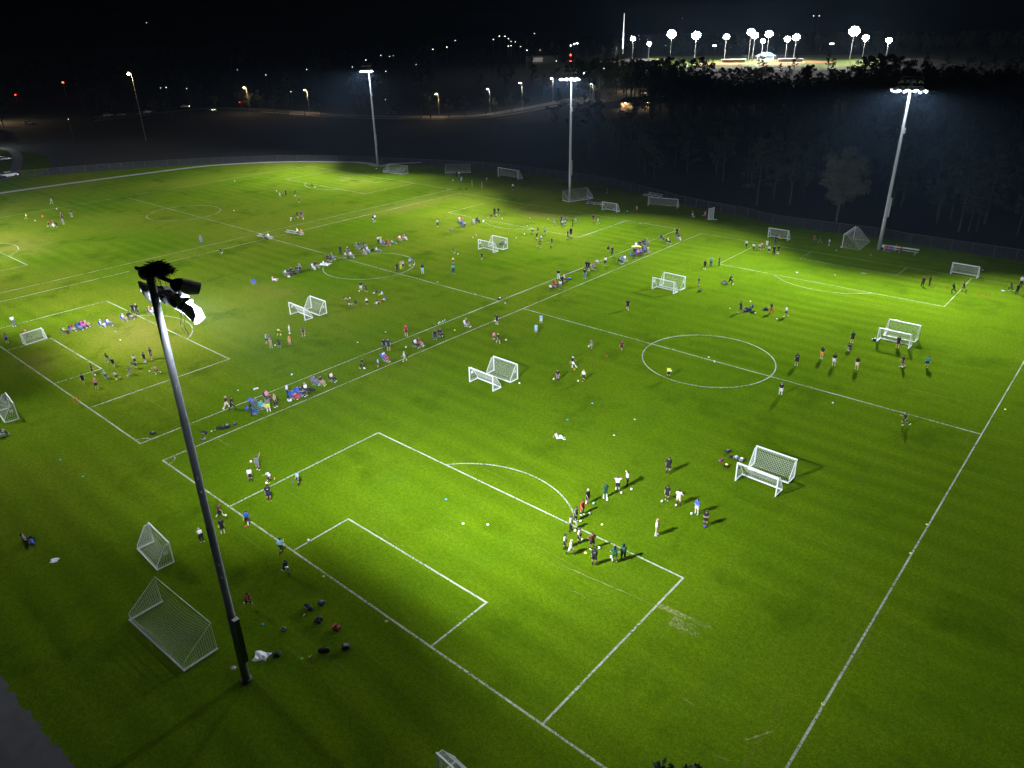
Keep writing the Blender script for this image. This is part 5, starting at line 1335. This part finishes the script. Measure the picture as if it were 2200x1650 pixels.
def tree(kind, var, x, y, Ht, label, leaf=None, group=None, rz=None, dense=1.0):
    key = (kind, var, dense)
    if key not in TREES: TREES[key] = tree_mesh(kind, 10.0, 100+var*7+(0 if kind == 'pine' else 50), dense)
    t = empty('pine_tree' if kind == 'pine' else 'broadleaf_tree', (x, y, 0), random.random()*6 if rz is None else rz); s = Ht/10; t.scale = (s*random.uniform(.9, 1.15), s*random.uniform(.9, 1.15), s)
    link('trunk', TREES[key][0], BARK, t); link('crown', TREES[key][1], leaf or (NEEDLE if kind == 'pine' else LEAF), t); return tag(t, label, 'tree', group)
p = at(1797, 476); tree('broad', 9, p[0], p[1], 14.2, 'lone pale tree just beyond the fence left of the far floodlight', mat('leaf_brightened', (.10,.105,.07), .85, var=.3, scale=.7), None, 1.0, 2.4)  # leaf colour brightened to stand in for light on this tree
p = at(1478, 1690, 11.6); tree('pine', 5, p[0], p[1], 11.4, 'dark tree top poking up at the bottom edge of the picture', NEEDLE, None, .5, 2.0)
# pines standing in front of the lit ball field: only their tops show
for i, (x, yt, d) in enumerate(((1452,128,560),(1470,124,540),(1495,122,520),(1512,119,560),(1530,132,560),(1552,128,520),(1570,130,545),(1583,127,520),(1600,134,520),(1612,126,540),(1625,130,560),(1640,136,560),(1655,126,500),(1668,140,560),(1690,141,520),(1712,143,560),(1735,122,480),(1748,121,500),(1765,138,540),(1790,132,520),(1800,136,560),(1815,132,545),(1833,122,500),(1845,125,520),(1856,118,540),(1872,116,500),(1890,112,480),(1903,116,520),(1920,112,500),(1940,117,480),(1960,124,470),(1990,128,520),(1436,118,560),(1420,122,540),(1402,126,520),(1385,128,560))):
    if 1545 < x < 1850: yt += 15
    q = far(x, yt, 430+(d-480)*.35); h_ = q[2]
    tree('pine', i % 4, q[0], q[1], max(8, h_/1.03), 'dark pine whose crown stands out against the lit ball field', NEEDLE, 'pines in front of the ball field')
# trees along the road and car park
for i, (x, y, h_, k) in enumerate(((540,240,9,'b'),(560,238,10,'b'),(590,243,9,'b'),(620,246,9,'b'),(655,248,8,'a'),(690,249,8,'p'),(925,253,12,'b'),(905,254,11,'b'),(965,253,8,'u'),(1045,246,11,'b'),(1063,244,7,'u'),(1000,250,9,'b'),(1100,240,10,'b'),(1128,235,8,'b'),(335,248,9,'p'),(360,246,8,'b'),(770,246,8,'p'),(1290,212,9,'u'),(1310,215,9,'b'),(1380,205,12,'b'),(1345,200,10,'u'),(1430,205,14,'b'),(465,238,9,'b'),(1255,228,7,'b'),(1330,196,9,'b'),(800,250,7,'b'),(850,254,8,'b'),(1360,180,9,'u'),(1400,215,12,'b'),(520,232,11,'b'))):
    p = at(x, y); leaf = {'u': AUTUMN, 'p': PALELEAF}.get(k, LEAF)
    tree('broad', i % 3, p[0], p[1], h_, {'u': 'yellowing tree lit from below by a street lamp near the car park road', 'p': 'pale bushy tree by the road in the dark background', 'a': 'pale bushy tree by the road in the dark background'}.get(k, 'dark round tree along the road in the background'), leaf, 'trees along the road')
# the far-off woods: one mass nobody could count
tm = [tree_mesh('pine', 10.0, 300+q, .55) for q in range(3)]+[tree_mesh('broad', 10.0, 310+q, .5) for q in range(2)]
geo = []
for a, b in tm:
    V = []; F = []
    for me in (a, b):
        k = sum(len(x_) for x_ in V); vv = np.empty(len(me.vertices)*3); me.vertices.foreach_get('co', vv); V.append(vv.reshape(-1, 3)); F += [tuple(i+k for i in pl.vertices) for pl in me.polygons if len(pl.vertices) == 4]
    geo.append((np.concatenate(V), np.array(F)))
rg = np.random.default_rng(5); VV = []; FF = []; k = 0
def wood(x, y, h_):
    global k
    V, F = geo[rg.integers(len(geo))]; a = rg.uniform(0, 6.28); s = h_/10; c_, s_ = math.cos(a), math.sin(a)
    W_ = np.stack([V[:, 0]*c_-V[:, 1]*s_, V[:, 0]*s_+V[:, 1]*c_, V[:, 2]], 1)*s; W_[:, 0] += x; W_[:, 1] += y; VV.append(W_); FF.append(F+k); k += len(V)
for _ in range(380):
    X, Y = rg.uniform(1180, 2300), rg.uniform(150, 520); q = at(X, Y)
    lim = np.interp(X, [1180, 1300, 1480, 1652, 1891, 2200], [345, 372, 430, 465, 500, 545])-14-14*(rg.random())
    if Y > lim or (X < 1460 and Y < 250 and X > 1180): continue
    if np.hypot(q[0]-at(1797, 476)[0], q[1]-at(1797, 476)[1]) < 10: continue
    wood(q[0], q[1], rg.uniform(8, 14))
for _ in range(420):
    d = rg.uniform(330, 470); X = rg.uniform(1400, 2400); q = far(X, np.interp(X, [1400, 1480, 1560, 1720, 1850, 1950], [140, 146, 164, 166, 154, 136]), d); wood(q[0], q[1], max(6, q[2]*rg.uniform(.72, .97)))
for _ in range(330):
    d = rg.uniform(420, 1500); X = rg.uniform(-300, 1330); v_ = at(X, 200)[:2]-CAM[:2]; v_ /= np.linalg.norm(v_); q = CAM[:2]+v_*d; wood(q[0], q[1], rg.uniform(9, 18))
for _ in range(230):
    d = rg.uniform(1090, 1220); X = rg.uniform(1320, 2250); v_ = at(X, 200)[:2]-CAM[:2]; v_ /= np.linalg.norm(v_); q = CAM[:2]+v_*d; wood(q[0], q[1], rg.uniform(15, 24))
for _ in range(170):
    d = rg.uniform(430, 640); X = rg.uniform(1240, 1450); q = far(X, np.interp(X, [1240, 1330, 1400, 1450], [125, 118, 126, 132]), d); b_ = at(X, 200)
    if d > 380 and q[2] > 4: wood(q[0], q[1], q[2]*rg.uniform(.6, .98))
VV = np.concatenate(VV); FF = np.concatenate(FF); me = bpy.data.meshes.new('woods'); me.vertices.add(len(VV)); me.vertices.foreach_set('co', VV.ravel()); me.loops.add(FF.size); me.loops.foreach_set('vertex_index', FF.ravel()); me.polygons.add(len(FF)); me.polygons.foreach_set('loop_start', np.arange(0, FF.size, 4)); me.polygons.foreach_set('loop_total', np.full(len(FF), 4)); me.update(calc_edges=True)
wd = struct(link('woods', me, NEEDLE), 'stuff'); wd['label'] = 'dark woods filling the background beyond the fence and road'; wd['category'] = 'woods'
# ---------------------------------------------------------------- cars
GLASS = mat('car_glass', (.02,.022,.025), .1, var=0); TYRE = mat('tyre_rubber', (.02,.02,.02), .9); TAIL = mat('tail_light', (.5,.01,.01), .3, var=0, emit=(1,.04,.02), strength=18); HEAD = mat('head_light', (.9,.9,.85), .3, var=0, emit=(1,.93,.75), strength=60)
HEADOFF = mat('head_light_off', (.6,.6,.6), .2, var=0); TAILOFF = mat('tail_light_off', (.3,.01,.01), .3, var=0)
CARS = {}
def car(x, y, rz, paint, label, lights=None):
    key = lights
    if key not in CARS:
        root = empty('car', (0, 0, 0)); sec = [(-2.2, .35, .78, .78), (-2.1, .30, .95, .84), (-.9, .28, 1.0, .87), (.9, .28, .96, .87), (1.9, .30, .82, .84), (2.25, .38, .66, .74)]
        b = MB(); vs = []
        for X, z0, z1, hw in sec: vs += [(X, -hw*.94, z0), (X, -hw, (z0+z1)/2), (X, -hw*.93, z1), (X, hw*.93, z1), (X, hw, (z0+z1)/2), (X, hw*.94, z0)]
        fs = [(i*6+j, (i+1)*6+j, (i+1)*6+(j+1) % 6, i*6+(j+1) % 6) for i in range(5) for j in range(6)]+[(5, 4, 3, 2, 1, 0), tuple(30+j for j in range(6))]; b.add(vs, fs)
        b.box((-.45, 0, 1.475), (1.75, 1.30, .05)); b.build('body', cloth('W'), root)
        g = MB(); g.add([(-1.95, -.76, .96), (1.05, -.78, .98), (1.05, .78, .98), (-1.95, .76, .96), (-1.32, -.64, 1.45), (.42, -.64, 1.45), (.42, .64, 1.45), (-1.32, .64, 1.45)], [(0, 1, 5, 4), (1, 2, 6, 5), (2, 3, 7, 6), (3, 0, 4, 7), (4, 5, 6, 7)]); g.build('window_glass', GLASS, root)
        for X in (-1.4, 1.4):
            for s in (-1, 1): MB().lathe([(.20, -.12), (.33, -.10), (.33, .10), (.20, .12)], 16, Matrix.Translation((X, s*.80, .33)) @ Matrix.Rotation(math.pi/2, 4, 'X')).build('wheel', TYRE, root)
        for s in (-1, 1):
            MB().box((2.16, s*.58, .62), (.16, .30, .14)).build('headlight', HEAD if lights == 'head' else HEADOFF, root); MB().box((-2.17, s*.60, .78), (.12, .28, .16)).build('tail_light', TAIL if lights == 'tail' else TAILOFF, root)
        remember(root); CARS[key] = root; o = root
    else: o = copy_tree(CARS[key])
    o.location = (x, y, .02); o.rotation_euler = (0, 0, rz)
    for c in bpy.data.objects:
        if c.parent == o and c.name.startswith('body'): c.material_slots[0].link = 'OBJECT'; c.material_slots[0].material = paint
    return tag(o, label, 'car', 'cars in the background')
CW, CK_, CG, CR_ = mat('car_white', (.75,.76,.77), .3, var=0), mat('car_black', (.015,.016,.02), .25, var=0), mat('car_grey', (.25,.26,.28), .3, .3, var=0), mat('car_red', (.35,.02,.02), .3, var=0)
for x, y, a, m_, lb, li in ((10,346,20,CK_,'black car on the lit drive at the edge of the picture',None),(22,380,10,CW,'white car parked in the dark below the lit drive',None),(-4,386,10,CK_,'dark car half outside the picture below the lit drive',None),(398,231,5,CW,'white car moving along the lit stretch of road','head'),(454,238,300,CG,'car with headlights on facing the camera beside the road','head'),
    (523,222,20,CR_,'red car with glowing tail lights beyond the road','tail'),(1240,217,30,CW,'pale car parked beside the middle floodlight head',None),(1277,220,10,CW,'white car parked close to the car park kerb',None),(1258,206,15,CG,'grey car parked deeper in the car park',None),(1384,203,10,CW,'white car parked right of the small brick building',None),(1425,206,20,CK_,'black car parked at the dark end of the car park',None),
    (1340,156,10,CW,'first white car in the far cluster behind the trees',None),(1356,153,12,CG,'grey car in the far cluster behind the trees',None),(1370,156,8,CK_,'black car in the far cluster behind the trees',None),(62,266,20,CW,'pale van-like car alone in the dark on the far side',None),(233,250,30,CW,'white car parked at the near end of the dark row',None),(262,249,30,CG,'grey car parked in the dark row',None),(300,246,30,CK_,'black car parked in the dark row',None),(318,243,30,CW,'white car parked by the warm lamp post',None)):
    p = at(x, y); car(p[0], p[1], toward(p, a), m_, lb, li)
# ---------------------------------------------------------------- street lamps, small lights
WARM = (1.0, .72, .40); COOL = (1.0, .93, .80)
def emis(name, col, s): return mat(name, (.9,.9,.9), .4, var=0, emit=col, strength=s)
LW = emis('lamp_warm', WARM, 160); LC = emis('lamp_pale', COOL, 160); LS = emis('lamp_small', (1, .95, .85), 9); LRED = emis('lamp_red', (1, .02, .01), 40); LMINI = emis('lamp_dim', (.9, .95, 1), 9)
POSTM = mat('lamp_post', (.30,.29,.27), .6, .3)
SLM = (MB().lathe([(.10, 0), (.07, .4), (.05, 6.0)], 8).mesh('post', True), MB().box((.35, 0, 6.05), (.9, .10, .08)).mesh('arm'), MB().lathe([(.10, 5.86), (.30, 5.90), (.30, 5.96), (.1, 6.0)], 12, Matrix.Translation((.7, 0, 0))).mesh('lamp_head', True))
def street_lamp(x, yb, label, m_=None, h=6.2, en=900, col=COOL, s=1.0, real=True):
    p = at(x, yb); o = link('street_lamp', SLM[0], POSTM, None, (p[0], p[1], 0), toward(p, 200)); k = h/6.2; o.scale = (s, s, k)
    link('arm', SLM[1], POSTM, o); hd = link('lamp_head', SLM[2], m_ or LC, o)
    if real:
        c_ = toward(p, 200); l = bpy.data.lights.new('street_light', 'POINT'); l.energy = en; l.color = col; l.shadow_soft_size = .3; lo = bpy.data.objects.new('street_light', l); COL.objects.link(lo); lo.location = (p[0]+.7*s*math.cos(c_), p[1]+.7*s*math.sin(c_), 5.55*k)
    return tag(o, label, 'lamp', 'street lamps in the background')
for x, yt, yb, lb, m_, en, col in ((314,185,302,'tall warm street lamp standing alone in the dark field',LW,1500,WARM),(537,196,240,'street lamp lighting yellow leaves by the red tail lights',LW,2500,WARM),(665,200,242,'street lamp between the road trees, first along the bend',LW,2200,WARM),(944,207,250,'street lamp at the low point of the road bend',LW,2200,WARM),(1053,197,243,'street lamp where the road starts to climb',LC,2200,COOL),(1122,184,232,'street lamp halfway up the climbing road',LC,2200,COOL),(1188,174,218,'street lamp just before the car park',LC,2200,COOL),(1257,163,212,'street lamp right beside the middle floodlight head',LC,2200,COOL),(1402,160,205,'warm street lamp behind the small building',LW,4000,WARM),(1405,178,206,'short pale lamp at the back of the car park',LC,2500,COOL),(1350,169,196,'pale lamp among the trees behind the small building',LW,2500,WARM),(1273,184,214,'tiny lamp at the car park entrance',LC,1500,COOL),(1296,148,190,'small white lamp in the wood above the car park',LC,800,COOL)):
    p = at(x, yb); d = np.linalg.norm(p-CAM); street_lamp(x, yb, lb, m_, (yb-yt)*d/FPX*1.02, en, col, 1.4)
p = at(-12, 300); street_lamp(-6, 316, 'street lamp on the lit drive cut by the picture edge', LC, 9, 2500, (.9,.95,1), 1.4)
p = at(0, 262); street_lamp(1, 262, 'warm street lamp at the dark edge of the picture', LW, 9, 7000, WARM, 1.4)
HEADM = ico(.55, 1)
for i, (x, y, s, m_) in enumerate(((1073,78,1.1,LS),(1085,78,.9,LS),(1060,85,.9,LS),(1092,83,.8,LS),(1098,89,.6,LS),(1107,90,.6,LS),(1092,99,.9,LS),(1098,98,.9,LS),(1118,100,.6,LS),(1132,108,1.2,LS),(930,106,1.0,LS),(960,101,1.0,LS),(978,87,.6,LS),(786,129,.8,LS),(818,119,.6,LS),(837,121,.5,LS),(757,144,.6,LS),(571,161,.6,LS),(345,189,.5,LS),(357,188,.7,LMINI),(401,190,.6,LS),(1148,72,.6,LS),(1160,108,.5,LS),(894,139,.5,LMINI),(845,120,.4,LMINI),(625,197,.6,LS),(829,153,.7,LS),(1226,98,1.0,LC),(1234,95,1.0,LC),(1240,93,.8,LC),(659,149,.6,LMINI),(1748,34,.7,LS),(1760,34,.6,LMINI),(1467,39,.5,LMINI),(315,49,.4,LMINI),(828,214,.7,LS),(147,256,.5,LMINI),(510,150,.4,LMINI),(1195,131,.8,LS))):
    d = min(1400., max(350, FPX*CAM[2]/max(20., y-57+(x-1100)*.0217+26))); v_ = _f*FPX+_r*(x-1100)+_u*(825-y); q = CAM+v_*(d/np.hypot(v_[0], v_[1])); z = max(2.5, q[2])
    o = link('distant_lamp', HEADM, m_, None, (q[0], q[1], z)); sc_ = s*d/1250; o.scale = (sc_, sc_, sc_)
    pst = MB().tube([(0, 0, -z/sc_), (0, 0, -.5)], .12, 5).build('post', POSTM, o); tag(o, 'tiny distant light in the dark town on the horizon' if y < 150 else 'tiny distant light in the dark beyond the road', 'lamp', 'distant town lights' if y < 150 else 'distant lights beyond the road')
for x, y, s, lb in ((135,177,1.1,'bright red warning light on a mast far to the side'),(37,218,.7,'faint red light low in the dark at the side'),(1226,118,1.35,'upper red signal light above the middle floodlight'),(1226,131,1.3,'lower red signal light above the middle floodlight')):
    d = 620.; v_ = _f*FPX+_r*(x-1100)+_u*(825-y); q = CAM+v_*(d/np.hypot(v_[0], v_[1])); z = max(q[2], 3)
    o = link('signal_light', HEADM, LRED, None, (q[0], q[1], z)); o.scale = (s, s, s*.7); MB().tube([(0, 0, -z/(s*.7)), (0, 0, -.6)], .15, 5).build('mast', POSTM, o); tag(o, lb, 'signal light')
# ---------------------------------------------------------------- small park building
p = at(1362, 233); bd = empty('park_building', (p[0], p[1], 0), toward(p, 8)); BRK = mat('tan_brick', (.30,.20,.13), .9, var=.2, scale=3); ROOFM = mat('shingle_roof', (.05,.045,.04), .9)
MB().box((-3.2, 3.2, 1.5), (6.5, 6, 3.0)).build('wall', BRK, bd); MB().box((-1.6, .16, 1.15), (2.4, .12, 2.3)).build('door', mat('cream_door', (.70,.60,.42), .6), bd)
MB().add([(-7.6, -1.2, 3.0), (7.6, -1.2, 3.0), (7.6, 7.4, 3.0), (-7.6, 7.4, 3.0), (-3.6, 3.1, 5.2), (3.6, 3.1, 5.2), (-7.6, -1.2, 2.8), (7.6, -1.2, 2.8), (7.6, 7.4, 2.8), (-7.6, 7.4, 2.8)], [(0, 1, 5, 4), (1, 2, 5), (2, 3, 4, 5), (3, 0, 4), (6, 7, 1, 0), (7, 8, 2, 1), (8, 9, 3, 2), (9, 6, 0, 3), (9, 8, 7, 6)]).build('roof', ROOFM, bd)
for x in (6.6, 6.6): pass
for yy in (-.6, 6.8): MB().box((6.9, yy, 1.4), (.45, .45, 2.8)).build('pillar', mat('cream_post', (.65,.56,.40), .7), bd)
for x in (-4.6, 6.0):
    MB().box((x, .05 if x < 0 else -.7, 2.55), (.5, .2, .25)).build('wall_lamp', LW, bd)
    l = bpy.data.lights.new('wall_light', 'POINT'); l.energy = 1100; l.color = WARM; l.shadow_soft_size = .15; lo = bpy.data.objects.new('wall_light', l); COL.objects.link(lo); a_ = toward(p, 8); lo.location = (p[0]+x*math.cos(a_)+.9*math.sin(a_), p[1]+x*math.sin(a_)-.9*math.cos(a_), 2.3)
tag(bd, 'small tan park building with hipped roof, cream door and lit porch', 'building')
p = at(1165, 136); wh = empty('warehouse', (p[0], p[1], 0), toward(p, 2))
MB().box((0, 8, 3.5), (36, 14, 7)).build('wall', mat('warehouse_wall', (.10,.10,.10), .8), wh); MB().box((0, 8, 7.15), (37, 15, .3)).build('roof', DARKM, wh)
MB().box((-5, .9, 3.6), (11, .2, 4.4)).build('loading_door', mat('door_white', (.6,.6,.58), .7), wh)
l = bpy.data.lights.new('wall_light', 'POINT'); l.energy = 700; l.color = COOL; l.shadow_soft_size = .3; lo = bpy.data.objects.new('wall_light', l); COL.objects.link(lo); a_ = toward(p, 2); lo.location = (p[0]-5*math.cos(a_)+7*math.sin(a_), p[1]-5*math.sin(a_)-7*math.cos(a_), 6)
tag(wh, 'dark warehouse with a pale loading door in the distance', 'building')
# ---------------------------------------------------------------- ball park in the distance
def flat_far(x, d, z=0):
    v_ = at(x, 200)[:2]-CAM[:2]; v_ /= np.linalg.norm(v_); return np.array([*(CAM[:2]+v_*d), z])
BG = mat('ballfield_grass', (.085,.130,.012), .9, var=.25, scale=.02); CLAY = mat('infield_clay', (.34,.15,.055), .9, var=.2, scale=.03)
sheet('ball_field', [flat_far(1415, 760), flat_far(1860, 700), flat_far(1905, 1020), flat_far(1385, 1040)], BG, .02)
for x, d, rx, ry, lb in ((1540, 830, 26, 20, 'a'), (1662, 800, 22, 16, 'b'), (1722, 845, 28, 20, 'c'), (1645, 900, 22, 16, 'd')):
    c0 = flat_far(x, d); sheet('infield', [(c0[0]+rx*math.cos(t), c0[1]+ry*math.sin(t)) for t in np.linspace(0, 2*math.pi, 30)[:-1]], CLAY, .03 if lb in 'ac' else .034)
BANK = emis('ball_park_lamps', (1.0, .96, .90), 260)
LB = dict(p0=(1360,83,930,5.0), p1=(1395,94,960,4.6), p2=(1443,73,820,8.2), p3=(1496,76,830,8.0), p4=(1560.6,79,880,5.8), p5=(1614,69,830,7.0), p6=(1622,76,860,6.2), p7=(1639.4,88,900,4.6), p8=(1652.5,73,830,6.8), p9=(1692,84,880,5.6), q0=(1711,80,850,6.2), q1=(1835.7,67,790,8.6), q2=(1860,81,860,5.8), q3=(1910,86.5,900,5.2))
NM = ('far left end beside the tall white mast', 'low one near the tall white mast', 'big one second along the row', 'big one third along the row', 'single one before the central group', 'tallest of the central group', 'one tucked against the tallest of the central group', 'lowest of the central group', 'last of the central group', 'smaller of the pair after the central group', 'larger of the pair after the central group', 'largest near the end of the row', 'one just below the largest', 'last one at the dark end')
for (x, y, d, wd_), nm in zip(LB.values(), NM):
    q = far(x, y, d); rz = math.atan2(*(CAM[:2]-q[:2])[::-1])-math.pi/2
    o = empty('ball_park_light', (q[0], q[1], 0), rz); MB().tube([(0, 0, 0), (0, 0, q[2]+2)], .26, 8).build('pole', ALU, o)
    n_ = 5; g = MB()
    for i in range(n_):
        for j in range(4):
            if i in (0, 4) and j in (0, 3): continue
            r_ = wd_/n_*.62; g.lathe([(r_*.6, -.25), (r_, .05), (r_*.9, .12), (.05, .16)], 8, Matrix.Translation(((i-2)*wd_/n_*(1-.10*abs(j-1.5)), .5, q[2]+(j-1.5)*wd_/n_)) @ Matrix.Rotation(-math.pi/2+R(14), 4, 'X'))
    g.build('lamp_bank', BANK, o)  # banks built oversized and rounded, so their shape takes in the glare
    for j in range(4): MB().box((0, .1, q[2]+(j-1.5)*wd_/n_), (wd_, .25, .25)).build('cross_arm', ALU, o)
    tag(o, 'ball park floodlight, '+nm, 'floodlight', 'floodlights of the distant ball park')
    spot((q[0], q[1], q[2]), (0.05, -.12, -1), 1.9e5*(wd_/6), 150, .5, (1, .96, .88), 1.5, 'ball_park_beam')
for x, y, d in ((1535, 98, 690), (1787, 94, 690)):
    q = far(x, y, d); o = empty('ball_park_light', (q[0], q[1], 0)); MB().tube([(0, 0, 0), (0, 0, q[2])], .25, 6).build('pole', DARKM, o); MB().box((0, 0, q[2]), (3.2, .5, .9)).build('lamp_bank', LMINI, o); tag(o, 'small dim floodlight on a dark pole, '+('nearer the mast' if x < 1600 else 'nearer the woods'), 'floodlight', 'dim floodlights')  # unlit fixtures, given a faint glow through their material
q = far(1338, 112, 900); t_ = far(1340.5, 24, 900); o = MB().lathe([(.75, 0), (.6, (t_[2]-q[2])*.5), (.35, t_[2]-q[2])], 12).build('mast', WHITE, None, (q[0], q[1], q[2]-2)); tag(o, 'tall slender white mast lit from its foot', 'mast')
spot((q[0]+6, q[1]-22, 1.0), (-6, 22, 34), 3.2e5, 60, .6, (.92, .96, 1), .5, 'mast_uplight')
MB().lathe([(.4, 0), (.5, .5), (.4, .7)], 10).build('uplight', BANK, o, None)
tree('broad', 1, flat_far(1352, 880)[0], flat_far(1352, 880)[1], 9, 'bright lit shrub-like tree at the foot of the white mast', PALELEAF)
for x, d, lb in ((1569, 850, 'long low white dugout roof nearer the mast'), (1689, 850, 'long low white dugout roof nearer the woods')):
    c0 = flat_far(x, d); o = empty('dugout', c0, toward(c0, 0)); MB().box((0, 0, 3.0), (24, 4, .5)).build('roof', WHITE, o); MB().box((0, 1.6, 1.4), (23, .4, 2.7)).build('wall', mat('block_wall', (.4,.38,.35), .9), o); tag(o, lb, 'dugout', 'dugouts of the ball park')
c0 = flat_far(1636, 860); o = empty('concession_building', c0, toward(c0, 0)); MB().box((0, 4, 2.6), (16, 9, 5.2)).build('wall', mat('block_wall', (.4,.38,.35), .9), o)
MB().add([(-10, -2, 5.2), (10, -2, 5.2), (10, 10, 5.2), (-10, 10, 5.2), (-3, 4, 9), (3, 4, 9)], [(0, 1, 5, 4), (1, 2, 5), (2, 3, 4, 5), (3, 0, 4), (3, 2, 1, 0)]).build('roof', mat('blue_roof', (.12,.20,.32), .6), o); tag(o, 'small building with pale blue roof amid the ball park lights', 'building')
for x, d, lb in ((1606, 845, 'tall wire backstop before the blue-roofed building'), (1660, 845, 'tall wire backstop after the blue-roofed building')):
    c0 = flat_far(x, d); o = empty('backstop', c0, toward(c0, 0)); g = MB()
    for i in range(9): g.tube([((i-4)*2.4, 0, 0), ((i-4)*2.4, 0, 7)], .10, 4)
    for j in range(6): g.tube([(-9.6, 0, 1.3*j+.4), (9.6, 0, 1.3*j+.4)], .06, 4)
    g.build('wire_frame', GAL, o); tag(o, lb, 'backstop', 'backstops')
# ---------------------------------------------------------------- night haze
def haze(density):
    me = MB().box(((HX0+HX1)/2, (HY0+HY1)/2, 44), (HX1-HX0, HY1-HY0, 90)).mesh('haze'); m = bpy.data.materials.new('haze'); m.use_nodes = True; n = m.node_tree; n.nodes.remove(n.nodes['Principled BSDF'])
    v_ = n.nodes.new('ShaderNodeVolumePrincipled'); v_.inputs['Color'].default_value = (.40,.63,1,1); v_.inputs['Density'].default_value = density; v_.inputs['Anisotropy'].default_value = .25; n.links.new(v_.outputs[0], n.nodes['Material Output'].inputs['Volume'])
    return struct(link('haze', me, m), 'stuff')
haze(0.00006)
